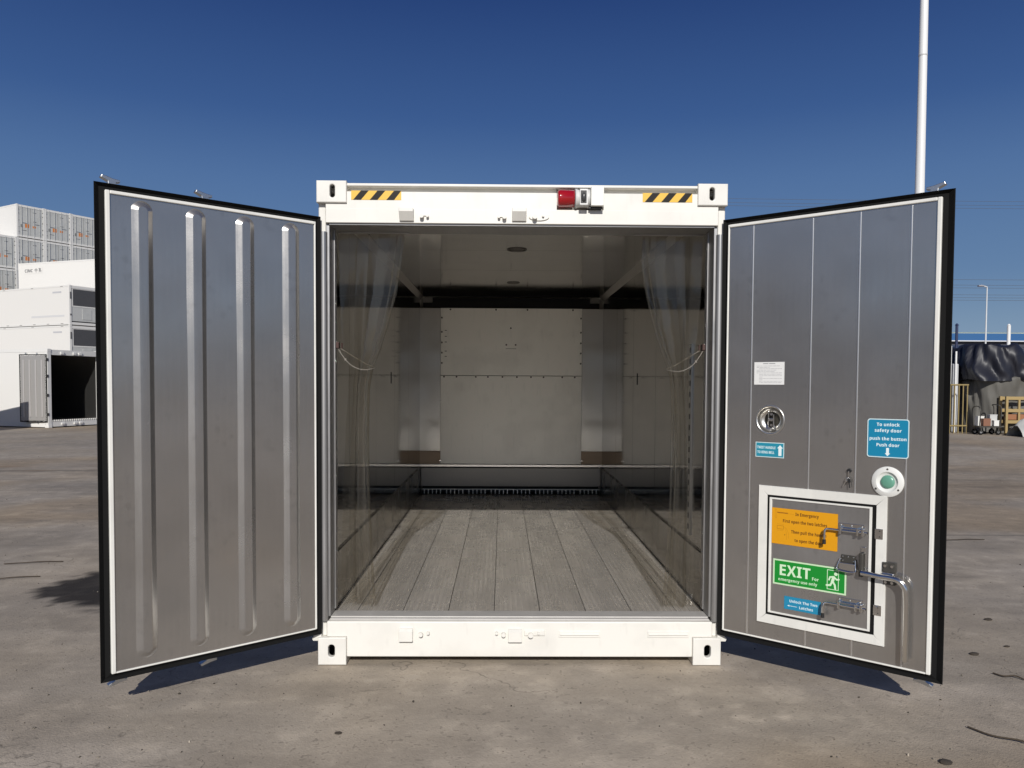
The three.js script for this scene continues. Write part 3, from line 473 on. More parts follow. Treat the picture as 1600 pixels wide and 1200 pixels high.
// ------------------------------------------------------------------ clear plastic strip curtains tied back at each side of the doorway
const film = new THREE.MeshPhysicalMaterial({ color: new THREE.Color(.85, .83, .785), roughness: .035, transmission: .985, thickness: 0, ior: 1.42, side: THREE.DoubleSide });
function curtain(s, label) {
  const c = thing('strip_curtain', label, 'curtain', [0, 0, 0], 0, 'clear strip curtains in the doorway');
  part('curtain_rail', rbox(s < 0 ? -1.14 : .70, s < 0 ? -.70 : 1.14, 2.634, 2.643, -.252, -.240, .002), jambSteel, c);
  const keys = [[2.63, 1.135, s < 0 ? .735 : .765], [2.45, 1.13, .758], [2.3, 1.125, .785], [2.1, 1.115, .835], [1.93, 1.10, .885], [1.79, 1.07, .935], [1.66, 1.075, .955], [1.4, 1.09, .960], [1.0, 1.105, .952], [.6, 1.115, .935], [.30, 1.12, .920]];
  const R = rng(s < 0 ? 77 : 91);
  for (let q = 0; q < 3; q++) {
    const NS = 64, NT = 90, P = [], I = [], ph = [R() * 6, R() * 6, R() * 6], fr = [1.1 + R() * 1.3, 2.2 + R() * 2.6, 1.4 + R()], lo = q / 3 - .05, hi = (q + 1) / 3 + .12, hem = (R() - .5) * .06 + .012 * q;
    for (let t = 0; t <= NT; t++) {
      const y = 2.63 - (2.63 - .292 - Math.max(0, hem)) * t / NT; let k = 0; while (k < keys.length - 2 && y < keys[k + 1][0]) k++;
      const m = smooth(Math.min(1, Math.max(0, (keys[k][0] - y) / (keys[k][0] - keys[k + 1][0])))), a = keys[k][1] + (keys[k + 1][1] - keys[k][1]) * m, b = keys[k][2] + (keys[k + 1][2] - keys[k][2]) * m;
      const width = a - b, amp = .004 + .045 * (1 - width / .40), sway = .012 * Math.sin(y * 2.2 + ph[1]) * sstep(2.6, 2.0, y);
      for (let i = 0; i <= NS; i++) {
        const f = Math.min(1.02, Math.max(-.02, lo + (hi - lo) * i / NS)), w = fr[0] * 2 * f * Math.PI;
        const x = a + (b - a) * (f + .05 * Math.sin(w + ph[2]) * sstep(2.6, 1.9, y));
        const z = -.246 + amp * (Math.sin(w + ph[0]) + .5 * Math.sin(fr[1] * 2 * f * Math.PI + ph[1] + .5 * y)) + (q - 1) * .012 * (1 + sstep(2.5, 1.8, y)) + sway + .02 * (vnoise(f * 6 + q * 9, y * 1.7, 0, 401) - .5) * sstep(2.6, 2.2, y);
        P.push(s * x, y, z);
      }
    }
    for (let t = 0; t < NT; t++) for (let i = 0; i < NS; i++) { const a = t * (NS + 1) + i, b = a + NS + 1; I.push(a, a + 1, b, a + 1, b + 1, b); }
    const g = new THREE.BufferGeometry(); g.setAttribute('position', new THREE.Float32BufferAttribute(P, 3)); g.setIndex(I); g.computeVertexNormals();
    part('plastic_strip', g, film, c);
  }
  const edge = []; for (let k = 0; k < keys.length; k++) edge.push([s * keys[k][2], Math.max(.296, keys[k][0] - .01), -.24 + .012 * Math.sin(k * 1.7)]);
  part('rolled_hem', tube(edge, .008, 90, 8), film, c);
  part('rolled_hem', tube(edge.map(([x, y, z]) => [x + s * (.022 + .016 * sstep(1.8, 2.6, y)), y, z + .014]), .0055, 90, 8), film, c);
  const cordMat = mat(.22, .20, .17, .6);
  part('tie_cord', tube([[s * 1.145, 1.935, -.19], [s * 1.105, 1.875, -.165], [s * 1.05, 1.815, -.145], [s * .985, 1.785, -.15], [s * .93, 1.79, -.20], [s * .925, 1.80, -.27], [s * 1.0, 1.83, -.34], [s * 1.14, 1.92, -.30]], 0.0026, 60, 6), cordMat, c);
  part('cord_knot', new THREE.SphereGeometry(.007, 10, 8).scale(.8, 1.5, .8).rotateZ(s * .6).translate(s * 1.082, 1.845, -.155), cordMat, c);
  part('tie_hook', join(rbox(Math.min(s * 1.125, s * 1.149), Math.max(s * 1.125, s * 1.149), 1.915, 1.955, -.21, -.17, .004), rod([s * 1.11, 1.95, -.19], [s * 1.11, 1.915, -.19], .005)), mat(.06, .03, .025, .5, .3), c);
  return c;
}
curtain(-1, 'clear plastic strip curtain tied back on the ribbed door side of the doorway');
curtain(1, 'clear plastic strip curtain tied back on the escape hatch side of the doorway');

// ------------------------------------------------------------------ yard containers
const yardWhite = mat(.74, .725, .69, .5), yardGrey = mat(.56, .57, .57, .45, .15, { map: rep(scuff, .4, .4) }), yardRail = mat(.72, .71, .68, .5);
const H = 2.896, W = 2.438;
function containerBody(o, L, skin = yardWhite, hollow = false) {   // local: door end at z = 0 facing +z, base at y = 0
  const hx = W / 2;
  if (hollow) {
    part('side_wall', box(-hx + .01, -hx + .07, .15, H - .12, -L + .1, -.1), skin, o); part('side_wall', box(hx - .07, hx - .01, .15, H - .12, -L + .1, -.1), skin, o);
    part('roof', box(-hx + .02, hx - .02, H - .1, H - .03, -L + .1, -.1), skin, o); part('floor', box(-hx + .07, hx - .07, .15, .27, -L + .1, -.05), darkSteel, o);
    part('end_wall', box(-hx + .03, hx - .03, .12, H - .1, -L + .02, -L + .08), skin, o);
    for (const sx of [-1, 1]) part('inner_lining', box(sx < 0 ? -hx + .07 : hx - .09, sx < 0 ? -hx + .09 : hx - .07, .27, H - .12, -L + .1, -.12), mat(.5, .49, .47, .35, 1), o);
  } else part('side_wall', uvm(box(-hx + .012, hx - .012, .14, H - .03, -L + .03, -.09)), skin, o);
  for (const sx of [-1, 1]) {
    part('top_rail', box(sx < 0 ? -hx : hx - .06, sx < 0 ? -hx + .06 : hx, H - .13, H - .012, -L + .16, -.16), yardRail, o);
    part('bottom_rail', box(sx < 0 ? -hx : hx - .06, sx < 0 ? -hx + .06 : hx, .03, .17, -L + .16, -.16), yardRail, o);
    part('corner_post', box(sx < 0 ? -hx + .002 : hx - .15, sx < 0 ? -hx + .15 : hx - .002, .11, H - .11, -.14, -.004), yardRail, o);
    for (const [y, z] of [[0, -.17], [H - .12, -.17], [0, -L], [H - .12, -L]]) part('corner_casting', rbox(sx < 0 ? -hx - .002 : hx - .165, sx < 0 ? -hx + .165 : hx + .002, y + .001, y + .119, z, z + .172, .012, 1), yardRail, o);
  }
  part('header', box(-hx + .15, hx - .15, H - .22, H - .03, -.13, -.02), yardRail, o); part('sill', box(-hx + .15, hx - .15, .04, .22, -.13, -.02), yardRail, o);
}
const place = (px, pz, n, up = 0) => ({ position: [px, up, pz], turn: Math.atan2(n[0], n[1]) });

// door-end stack, far left
const placardOrange = mat(.62, .22, .06, .5), placardBlack = mat(.03, .03, .03, .5), barMat = mat(.42, .43, .43, .4, .6), seamDark = mat(.05, .05, .05, .6);
const doorEnd = thing('stacked_container', '', 'container');
{
  containerBody(doorEnd, 12.19);
  for (const s of [-1, 1]) {
    const dr = part('door', rbox(s < 0 ? -1.065 : .012, s < 0 ? -.012 : 1.065, .23, H - .23, -.10, -.045, .01, 1), yardGrey, doorEnd);
    for (const q of [.30, .78]) part('locking_bar', rod([s * q, .12, -.02], [s * q, H - .1, -.02], .022, 8), barMat, dr);
    for (const y of [.5, .9, 1.5, 2.1, 2.45]) part('hinge', box(s * 1.06 - .05, s * 1.06 + .05, y - .03, y + .03, -.045, -.018), seamDark, dr);
    if (s < 0) { part('black_placard', box(-.86, -.70, .88, 1.16, -.045, -.041), placardBlack, dr); part('orange_placard', box(-.50, -.14, .90, 1.24, -.045, -.041), placardOrange, dr); part('marking', box(-.80, -.36, .62, .66, -.045, -.042), seamDark, dr); }
    else { part('orange_placard', box(.16, .44, .96, 1.14, -.045, -.041), placardOrange, dr); part('marking', box(.20, .50, 2.3, 2.34, -.045, -.042), seamDark, dr); part('marking', box(.20, .50, 1.5, 1.54, -.045, -.042), seamDark, dr); }
    part('door_handle', box(s * .54 - .22, s * .54 + .22, 1.30, 1.335, -.045, -.01), barMat, dr);
  }
  part('door_seam', box(-.012, .012, .23, H - .23, -.10, -.05), seamDark, doorEnd);
}
{
  const n = [.849, .528], e = [.528, -.849], c0 = [-43.1, -66.8], ord = ['first', 'second', 'third', 'fourth', 'fifth', 'sixth', 'seventh'];
  let first = true;
  for (let col = -2; col <= 3; col++) for (let row = 0; row < (col < 0 ? 5 : 6); row++) {
    const px = c0[0] + e[0] * (col + .5) * 2.45, pz = c0[1] + e[1] * (col + .5) * 2.45;
    const label = `white container with grey barred doors, ${ord[col + 2]} from the left, ${['ground', 'second', 'third', 'fourth', 'fifth', 'top'][row]} tier of the far stack`;
    const p = place(px, pz, n, row * (H + .004)); const dz = (hash(col + 9, row, 5) - .5) * .08;
    p.position[0] += n[0] * dz; p.position[2] += n[1] * dz;
    if (first) { doorEnd.position.set(...p.position); doorEnd.rotation.y = p.turn; doorEnd.userData.label = label; doorEnd.userData.group = 'containers of the far door-end stack'; first = false; } else copyOf(doorEnd, label, p.position, p.turn, 'containers of the far door-end stack');
  }
}
// machinery-end stack, three high
{
  const unit = thing('cooling_unit_container', 'long white container with dark grille end, top of the three-high stack', 'container', [0, 0, 0], 0, 'three-high stack of cooling unit containers');
  containerBody(unit, 12.19);
  part('grille', box(-.92, .92, 1.42, 2.62, -.10, -.05), mat(.075, .075, .08, .6), unit);
  for (let k = 0; k < 14; k++) part('grille_bar', box(-.90, .90, 1.46 + k * .082, 1.475 + k * .082, -.05, -.038), mat(.11, .11, .115, .5), unit);
  part('grille_frame', extrude((() => { const q = poly([[-1.0, 1.34], [1.0, 1.34], [1.0, 2.70], [-1.0, 2.70]]); const h = new THREE.Path(); h.moveTo(-.92, 1.42); h.lineTo(-.92, 2.62); h.lineTo(.92, 2.62); h.lineTo(.92, 1.42); h.closePath(); q.holes.push(h); return q; })(), .05).translate(0, 0, -.09), yardRail, unit);
  part('unit_panel', rbox(-1.05, 1.05, .30, 1.32, -.10, -.05, .01), yardGrey, unit);
  part('unit_cover', rbox(-.20, .55, .45, 1.20, -.05, -.03, .01), yardGrey, unit);
  part('unit_base', box(-1.05, 1.05, .22, .30, -.12, -.08), blackPlastic, unit);
  for (const s of [-1, 1]) for (const y of [.7, 1.9]) part('post_latch', box(s * 1.13 - .05, s * 1.13 + .05, y, y + (y > 1 ? .5 : .12), -.004, .01), mat(.12, .12, .12, .5), unit);
  for (let k = 0; k < 7; k++) part('lashing_ring', box(-W / 2 - .012, -W / 2, .10, .14, -1 - k * 1.6, -.72 - k * 1.6), mat(.25, .24, .22, .6), unit);
  for (let k = 0; k < 4; k++) part('lashing_ring', box(-W / 2 - .012, -W / 2, H - .10, H - .07, -1 - k * 3.4, -.72 - k * 3.4), mat(.25, .24, .22, .6), unit);
  part('marking', box(-W / 2 + .004, -W / 2 + .0125, .62, .76, -4.4, -.6), mat(.62, .62, .62, .5), unit);
  part('marking', box(-W / 2 + .004, -W / 2 + .0125, 2.35, 2.47, -1.9, -.9), mat(.5, .5, .52, .5), unit);
  const n = [.891, .454], e = [.454, -.891], mid = [-31.43 + e[0] * W / 2, -53.5 + e[1] * W / 2];
  unit.position.set(mid[0], 2 * (H + .004), mid[1]); unit.rotation.y = Math.atan2(n[0], n[1]);
  copyOf(unit, 'long white container with dark grille end, middle of the three-high stack', [mid[0], H + .004, mid[1]], unit.rotation.y);
  copyOf(unit, 'long white container with grille end, bottom of the three-high stack behind the open container', [mid[0], 0, mid[1]], unit.rotation.y);
}
// four-high stack whose top box carries black lettering
{
  const plain = thing('plain_container', 'white container lettered in black on its long side, top of the four-high stack', 'container', [0, 0, 0], 0, 'four-high stack of white containers');
  containerBody(plain, 12.19);
  part('door', box(-1.06, 1.06, .23, H - .23, -.10, -.05), yardGrey, plain);
  const dir = [.939, .344], left = [-40.9, -63.2];                // long side runs from `left` along dir; its outward normal is (-.344, .939)
  const place4 = (o, lv) => { o.position.set(left[0] + dir[0] * 12.19 + .344 * W / 2, lv * (H + .004), left[1] + dir[1] * 12.19 - .939 * W / 2); o.rotation.y = Math.atan2(dir[0], dir[1]); };
  place4(plain, 3);
  for (let lv = 2; lv >= 0; lv--) place4(copyOf(plain, `plain white container, ${['bottom', 'second', 'third'][lv]} tier of the four-high stack behind the grille-ended boxes`, [0, 0, 0], 0), lv);
  // lettering: side x = -W/2 in local space faces the camera; the far left end is local z = -12.19
  const t = canvasTexture(1024, 256, (c, w, h) => {
    c.fillStyle = '#dfddd8'; c.fillRect(0, 0, w, h); c.fillStyle = '#2b2b33'; c.strokeStyle = '#2b2b33'; c.textBaseline = 'middle'; c.font = 'bold 180px sans-serif'; c.fillText('CIMC', 20, 136, 520);
    c.lineWidth = 17; c.strokeRect(610, 84, 130, 66); c.beginPath(); c.moveTo(675, 34); c.lineTo(675, 226); c.stroke();
    c.lineWidth = 13; c.beginPath(); c.moveTo(850, 28); c.lineTo(820, 66); for (const y of [52, 76, 100, 124]) { c.moveTo(850, y); c.lineTo(948, y); } c.moveTo(850, 46); c.lineTo(850, 132); c.moveTo(900, 46); c.lineTo(900, 226); c.moveTo(816, 152); c.lineTo(984, 152); c.moveTo(890, 160); c.lineTo(826, 212); c.moveTo(910, 160); c.lineTo(976, 212); c.stroke();
  });
  const pl = part('lettering', new THREE.PlaneGeometry(2.0, .5).rotateY(-Math.PI / 2).translate(-W / 2 - .002, 2.24, -12.19 + 1.72), new THREE.MeshStandardMaterial({ map: t, roughness: .5 }), plain, 'black lettering on the white side');
  void pl;
}
// the near open container with its ribbed door folded back along its side
{
  const n = [.944, .330], e = [.330, -.944], mid = [-16.66 + e[0] * W / 2, -24.47 + e[1] * W / 2];
  const o = thing('open_container', 'white container standing open and dark inside, ribbed grey door folded back', 'container', [mid[0], 0, mid[1]], Math.atan2(n[0], n[1]));
  containerBody(o, 12.19, yardWhite, true);
  const d = sub('door', o); d.position.set(-W / 2 - .03, .24, -.02); d.rotation.y = -Math.PI / 2 + .10;   // local x runs back along the side
  part('door_leaf', box(-1.15, -.03, 0, 2.42, -.09, 0), yardRail, d);
  part('lining', box(-1.12, -.06, .03, 2.39, 0, .012), mat(.40, .385, .365, .45, .35), d);
  part('gasket', extrude((() => { const q = poly([[-1.18, -.03], [0, -.03], [0, 2.45], [-1.18, 2.45]]); const h = new THREE.Path(); h.moveTo(-1.12, .03); h.lineTo(-1.12, 2.39); h.lineTo(-.06, 2.39); h.lineTo(-.06, .03); h.closePath(); q.holes.push(h); return q; })(), .02).translate(0, 0, -.02), rubber, d);
  for (let k = 0; k < 4; k++) part('raised_rib', rbox(-1.01 + k * .265, -.95 + k * .265, .16, 2.25, .01, .036, .012), mat(.52, .50, .48, .4, .35), d);
  for (const x of [-.95, -.45]) { part('bar_cam', box(x - .02, x + .02, 2.45, 2.51, -.09, -.05), galvanised, d); part('bar_cam', box(x - .02, x + .02, -.09, -.02, -.09, -.05), galvanised, d); }
  for (const y of [.5, 1.2, 1.9, 2.5]) part('hinge', box(-W / 2 - .03, -W / 2 + .03, y - .05, y + .05, -.03, .012), darkSteel, o);
  for (const x of [-.65, -.1, .15]) { part('cam_keeper', rbox(x, x + .14, H - .19, H - .10, -.02, .02, .006, 1), yardRail, o); part('cam_keeper', rbox(x, x + .14, .10, .18, -.02, .02, .006, 1), yardRail, o); }
  for (let k = 0; k < 24; k++) part('floor_rib_end', box(-1.02 + k * .087, -.99 + k * .087, .222, .29, -.05, -.01), yardRail, o);
}
// a container off to the left whose shadow falls on the open container's side
{
  const b = thing('plain_container', 'closed white container standing in the yard before the open dark container', 'container', [-17.45, 0, -20.0], Math.PI / 2);
  containerBody(b, 6.058); part('door', box(-1.06, 1.06, .23, H - .23, -.10, -.05), yardGrey, b);
}

// ------------------------------------------------------------------ lamp posts, wires and the heap at the right
const poleWhite = mat(.74, .745, .74, .4);
{
  const p = thing('light_mast', 'tall white light mast behind the escape hatch door', 'lamp post', [9.13, 0, -13]);
  part('mast_shaft', cyl(.088, .122, 9.0, 28).translate(0, 4.5, 0), poleWhite, p); part('mast_upper', cyl(.066, .090, 5.2, 28).translate(0, 11.59, 0), poleWhite, p); part('mast_joint', cyl(.094, .094, .03, 28).translate(0, 8.995, 0), mat(.5, .5, .5, .5), p);
  part('base_plate', box(-.25, .25, 0, .03, -.25, .25), galvanised, p); part('lamp_head', rbox(-.6, .6, 14.1, 14.3, -.25, .25, .05), poleWhite, p);
  const q = thing('light_mast', 'thin white lamp post far off beyond the tarp-covered heap', 'lamp post', [39.3, 0, -60]);
  part('mast_shaft', cyl(.045, .09, 9.8, 12).translate(0, 4.9, 0), mat(.6, .62, .64, .4), q); part('lamp_arm', rod([0, 9.8, 0], [-.5, 9.95, 0], .06), mat(.5, .52, .54, .4), q); part('lamp_head', rbox(-.75, -.3, 9.84, 9.96, -.15, .15, .05), mat(.3, .3, .32, .4), q);
  const w = thing('yard_post', 'short white post showing above the tarp-covered heap', 'post', [38.0, 0, -55]); part('post_shaft', cyl(.13, .13, 6.3, 10).translate(0, 3.15, 0), poleWhite, w); part('post_cap', cyl(.05, .14, .12, 10).translate(0, 6.37, 0), poleWhite, w);
  const v = thing('yard_post', 'dark blue post standing by the door edge before the warehouse', 'post', [34.05, 0, -55]); part('post_shaft', cyl(.10, .10, 6.3, 10).translate(0, 3.15, 0), mat(.02, .03, .08, .5), v); part('post_cap', cyl(.05, .15, .15, 10).translate(0, 6.37, 0), mat(.02, .03, .08, .5), v);
}
{
  const wireMat = mat(.09, .10, .12, .6), ord = ['lowest', 'second lowest', 'third lowest', 'fourth lowest', 'fifth lowest', 'sixth lowest', 'third highest', 'second highest', 'highest'];
  const z = -80, ys = [10.9, 11.3, 11.75, 12.2, 12.65, 13.4, 20.6, 21.2, 21.9];
  ys.forEach((y, k) => {
    const pts = []; for (let i = 0; i <= 24; i++) { const t = i / 24, x = -8 + 118 * t; pts.push([x, y + .35 * (2 * t - 1) ** 2 + 0, z - (k % 3) * 1.2]); }
    const m = part('power_line', tube(pts, .017, 48, 5), wireMat); m.userData = { label: `${ord[k]} power line strung across the sky on the right`, category: 'cable', group: 'power lines' };
  });
  for (const [x, lab] of [[-8, 'utility pole hidden behind the open container'], [110, 'utility pole beyond the right edge carrying the power lines']]) { const p = thing('utility_pole', lab, 'pole', [x, 0, -81.2]); part('pole_shaft', cyl(.16, .26, 22.2, 12).translate(0, 11.1, 0), mat(.4, .39, .37, .8), p); for (const y of [11, 12.1, 13.3, 20.8, 21.9]) part('cross_arm', box(-.12, .12, y, y + .14, -1.7, 1.7), mat(.35, .35, .35, .6), p); }
}
function drape(name, label, cx, cz, rx, rz, y0, y1, seed, fold, m, sq = 4, peak = null, slump = 0) {
  const NA = 220, NT = 40, P = [], I = [];
  for (let t = 0; t <= NT; t++) for (let a = 0; a < NA; a++) {
    const th = a / NA * 2 * Math.PI, c = Math.cos(th), s = Math.sin(th), k = Math.pow(Math.pow(Math.abs(c), sq) + Math.pow(Math.abs(s), sq), -1 / sq), q = t / NT;
    const side = Math.min(1, q / .55), topq = Math.max(0, (q - .55) / .45), nz = fbm(c * 3 + 9, s * 3 + q * 1.5 + 9, 0, 4, seed);
    const ripple = fold * (1 - .6 * topq) * (Math.sin(th * 7 + 6 * nz - q * 7) * .34 + Math.sin(th * 17 + 9 * nz - q * 13) * .22 + Math.sin(th * 43 + 16 * nz - q * 9) * .08 + (nz - .5) * 2.4) - slump * Math.pow(side, 2.2);
    const rad = k * (1 - topq) + ripple * (1 - topq);
    let y = y0 + (y1 - y0) * side * (.86 + .14 * topq) + (q < .04 ? .05 * Math.sin(th * 7 + seed) * Math.abs(Math.sin(th * 3)) : 0);
    const x = cx + rx * rad * c, z = cz + rz * rad * s;
    y += side * (fold * 1.2) * (fbm(x * 1.3 + seed, z * 1.3, 0, 4, seed + 3) - .5) * 2 + (peak ? side * peak(x, z) : 0);
    P.push(x - cx, y, z - cz);
  }
  for (let t = 0; t < NT; t++) for (let a = 0; a < NA; a++) { const b = (a + 1) % NA, i = t * NA + a, j = t * NA + b; I.push(i, i + NA, j, j, i + NA, j + NA); }
  const g = new THREE.BufferGeometry(); g.setAttribute('position', new THREE.Float32BufferAttribute(P, 3)); g.setIndex(I); g.computeVertexNormals();
  const o = part(name, g, m); o.position.set(cx, 0, cz); o.userData = { label, category: 'tarp' }; return o;
}
drape('grey_tarp', 'grey tarp wrapped round the lower half of the heap at the right', 19.3, -25.4, 2.1, 1.6, .02, 2.32, 501, .13, ds(mat(.11, .105, .093, .65)), 7);
drape('navy_tarp', 'shiny navy tarp thrown over the top of the heap at the right', 19.3, -25.4, 2.25, 1.78, 1.92, 3.10, 511, .17, ds(mat(.011, .012, .020, .48)), 5, (x) => .34 * Math.exp(-((x - 17.35) ** 2) / .35) + .22 * Math.exp(-((x - 18.5) ** 2) / .12) - .55 * sstep(18.4, 19.6, x), .14);
{
  const oak = mat(.36, .26, .11, .6), yl = mat(.27, .205, .085, .65);
  const f = thing('steel_rack', 'yellow framed rack standing before the grey tarp', 'rack', [17.8, 0, -23.35]);
  for (const [x, z] of [[0, 0], [1.5, 0], [0, -.35], [1.5, -.35]]) part('rack_post', box(x, x + .08, 0, 1.36, z - .08, z), oak, f);
  for (const y of [.40, .80, 1.24]) { part('rack_rail', box(.08, 1.5, y, y + .11, -.06, -.005), oak, f); part('rack_rail', box(.08, 1.5, y, y + .11, -.425, -.37), oak, f); }
  for (const [x, z] of [[0, 0]]) part('rack_post', box(x + .45, x + .52, .40, 1.24, -.07, -.01), oak, f);
  part('rack_box', rbox(.12, .95, .52, .72, -.34, -.1, .02), mat(.30, .13, .06, .7), f, 'brown box on the lower shelf');
  const g = thing('yellow_railing', 'yellow upright railing beside the escape hatch door edge', 'railing', [15.6, 0, -23.9]);
  part('rail', rod([0, 1.76, 0], [1.16, 1.76, 0], .03), yl, g); part('rail', rod([0, .28, 0], [1.16, .28, 0], .03), yl, g);
  for (let k = 0; k < 8; k++) part('upright', rod([.04 + k * .155, 0, 0], [.04 + k * .155, 1.76, 0], .022, 8), yl, g);
  const b = thing('panel_bundle', 'bundle of white wrapped panels above the yellow railing', 'bundle', [15.5, 0, -24.6]);
  for (let k = 0; k < 5; k++) part('wrapped_panel', rbox(.05 + k * .26, .26 + k * .26, 0, 2.55 + .08 * (k % 2), -.8, 0, .05), mat(.50, .51, .53, .35), b);
  for (const x of [.55, .95, 1.15]) part('white_post', rod([x, 0, .05], [x, 3.2 - Math.abs(x - .95), .05], .035, 8), mat(.75, .75, .74, .5), b);
  const c = thing('hand_cart', 'dark platform cart loaded with boxes before the heap', 'cart', [16.72, 0, -23.1]);
  part('platform', box(0, .78, .26, .31, -.5, 0), darkSteel, c); part('push_bar', tube([[.76, .3, -.04], [.76, 1.0, -.04], [.70, 1.05, -.06], [.70, 1.05, -.44], [.76, 1.0, -.46], [.76, .3, -.46]], .018, 40, 6), darkSteel, c); part('push_bar', tube([[.02, .3, -.04], [.02, .95, -.04], [.02, .95, -.46], [.02, .3, -.46]], .018, 30, 6), darkSteel, c);
  for (const [x, z] of [[.08, -.06], [.70, -.06], [.08, -.44], [.70, -.44]]) { const w = part('wheel', cyl(.10, .10, .045, 18).rotateX(Math.PI / 2), rubber, c); w.position.set(x, .10, z); part('hub', cyl(.045, .045, .05, 12).rotateX(Math.PI / 2), galvanised, w); part('fork', box(x - .02, x + .02, .1, .27, z - .035, z + .035), darkSteel, c); }
  const boxes = [['white carton on the back of the platform cart', [16.86, .312, -23.36], .24, .34, [.66, .66, .62]], ['brown sack-like box on the platform cart', [16.98, .312, -23.18], .26, .26, [.22, .10, .06]], ['tall grey carton at the end of the platform cart', [17.28, .312, -23.3], .26, .40, [.5, .5, .48]], ['low white carton at the front of the platform cart', [17.30, .312, -23.01 - .14], .18, .20, [.7, .7, .66]]];
  for (const [lab, p, w, h, col] of boxes) { const m = part('cart_box', join(rbox(-w / 2, w / 2, 0, h, -.09, .09, .012), box(-w / 2 - .004, w / 2 + .004, h * .93, h + .006, -.094, .094)), mat(...col, .7)); m.position.set(...p); m.userData = { label: lab, category: 'box', group: 'boxes on the cart' }; }
  const dr = thing('crumpled_sheet', 'crumpled pale plastic sheet lying before the yellow rack', 'sheet', [18.05, 0, -22.3]);
  for (let k = 0; k < 3; k++) { const NX = 24, NZ = 14, P = [], I = []; for (let j = 0; j <= NZ; j++) for (let i = 0; i <= NX; i++) { const u = i / NX, v = j / NZ, h = .62 * Math.exp(-((u - .25) ** 2) / .12) * (1 - .3 * k) * Math.sin(Math.PI * v) ** .6; P.push(u * 1.5 - .6 + .15 * k, .015 + .012 * k + Math.max(0, h * (.5 + .8 * fbm(u * 5 + k * 7, v * 4, 0, 3, 601))), (v - .5) * .9 - .2 * k); } for (let j = 0; j < NZ; j++) for (let i = 0; i < NX; i++) { const a = j * (NX + 1) + i, q = a + NX + 1; I.push(a, q, a + 1, a + 1, q, q + 1); } const gg = new THREE.BufferGeometry(); gg.setAttribute('position', new THREE.Float32BufferAttribute(P, 3)); gg.setIndex(I); gg.computeVertexNormals(); part('sheet_fold', gg, ds(mat(.42 - .08 * k, .42 - .08 * k, .40 - .08 * k, .5)), dr); }
}
{ // warehouse and red and navy boxes beyond
  const wh = thing('warehouse', 'long low warehouse with bright blue roof edge beyond the heap', 'building', [58, 0, -92]);
  part('wall', box(-38, 38, 0, 7.3, -8, 0), mat(.05, .055, .075, .7), wh); part('fascia', box(-38.3, 38.3, 7.3, 8.15, -8.2, .5), mat(.022, .105, .27, .5), wh); part('gutter', box(-38.3, 38.3, 7.18, 7.3, 0, .55), mat(.6, .62, .65, .5), wh); part('roof_edge', box(-38.3, 38.3, 8.15, 8.28, -8.2, .5), mat(.35, .42, .38, .6), wh);
  for (let k = 0; k < 14; k++) part('wall_window', box(-36 + k * 5.2, -33.4 + k * 5.2, 5.6, 6.7, 0, .03), mat(.03, .05, .10, .15), wh);
  const red = mat(.36, .055, .035, .6), navy = mat(.018, .025, .07, .5);
  for (const [name, lab, y, m, L] of [['steel_container', 'red container on the upper tier beyond the railing', 2.60, red, 12.19], ['steel_container', 'navy container on the ground tier beneath the red one', 0, navy, 12.19]]) {
    const o = thing(name, lab, 'container', [43.6, y, -69], Math.PI / 2, 'red and navy boxes by the warehouse'); const h = 2.591;
    const ridge = []; for (let k = 0; k < 44; k++) for (const s of [-1, 1]) ridge.push(box(s < 0 ? -W / 2 + .01 : W / 2 - .06, s < 0 ? -W / 2 + .06 : W / 2 - .01, .15, h - .12, -.45 - k * .27, -.29 - k * .27));
    part('body', box(-W / 2 + .05, W / 2 - .05, .12, h - .03, -L + .05, -.05), m, o); part('side_corrugation', join(ridge), m, o);
    part('frame', join(...[-1, 1].flatMap((s) => [box(s < 0 ? -W / 2 : W / 2 - .1, s < 0 ? -W / 2 + .1 : W / 2, 0, .15, -L, 0), box(s < 0 ? -W / 2 : W / 2 - .1, s < 0 ? -W / 2 + .1 : W / 2, h - .12, h, -L, 0), box(s < 0 ? -W / 2 : W / 2 - .14, s < 0 ? -W / 2 + .14 : W / 2, .15, h - .12, -.16, 0), box(s < 0 ? -W / 2 : W / 2 - .14, s < 0 ? -W / 2 + .14 : W / 2, .15, h - .12, -L, -L + .16)])), m, o);
  }
}
// rows of containers behind the photographer: what the steel door linings mirror
{
  let first = null; const words = ['first', 'second', 'third', 'fourth', 'fifth', 'sixth', 'seventh', 'eighth'];
  const row = (pts, side) => pts.forEach(([x, z, turn, lv], k) => {
    const label = `grey container in the yard behind the photographer, ${words[k]} of the ${side} row`;
    if (!first) { first = thing('yard_container', label, 'container', [x, lv * 2.9, z], turn, 'containers behind the photographer'); containerBody(first, 12.19, yardGrey); part('door', box(-1.06, 1.06, .23, H - .23, -.10, -.05), yardGrey, first); } else copyOf(first, label, [x, lv * 2.9, z], turn, 'containers behind the photographer');
  });
  row([[50, 20, 0, 0], [52, 33, .05, 0], [54, 46, 0, 0], [51, 20.3, 0, 1], [52.2, 33.1, .05, 1]], 'right-hand');
  row([[-38, 22, 0, 0], [-38, 34.6, 0, 0], [-38.2, 22, 0, 1], [-38, 34.6, 0, 1], [-38, 22, 0, 2], [-40.8, 8.5, .1, 0], [-40.8, 8.5, .1, 1]], 'left-hand');
}

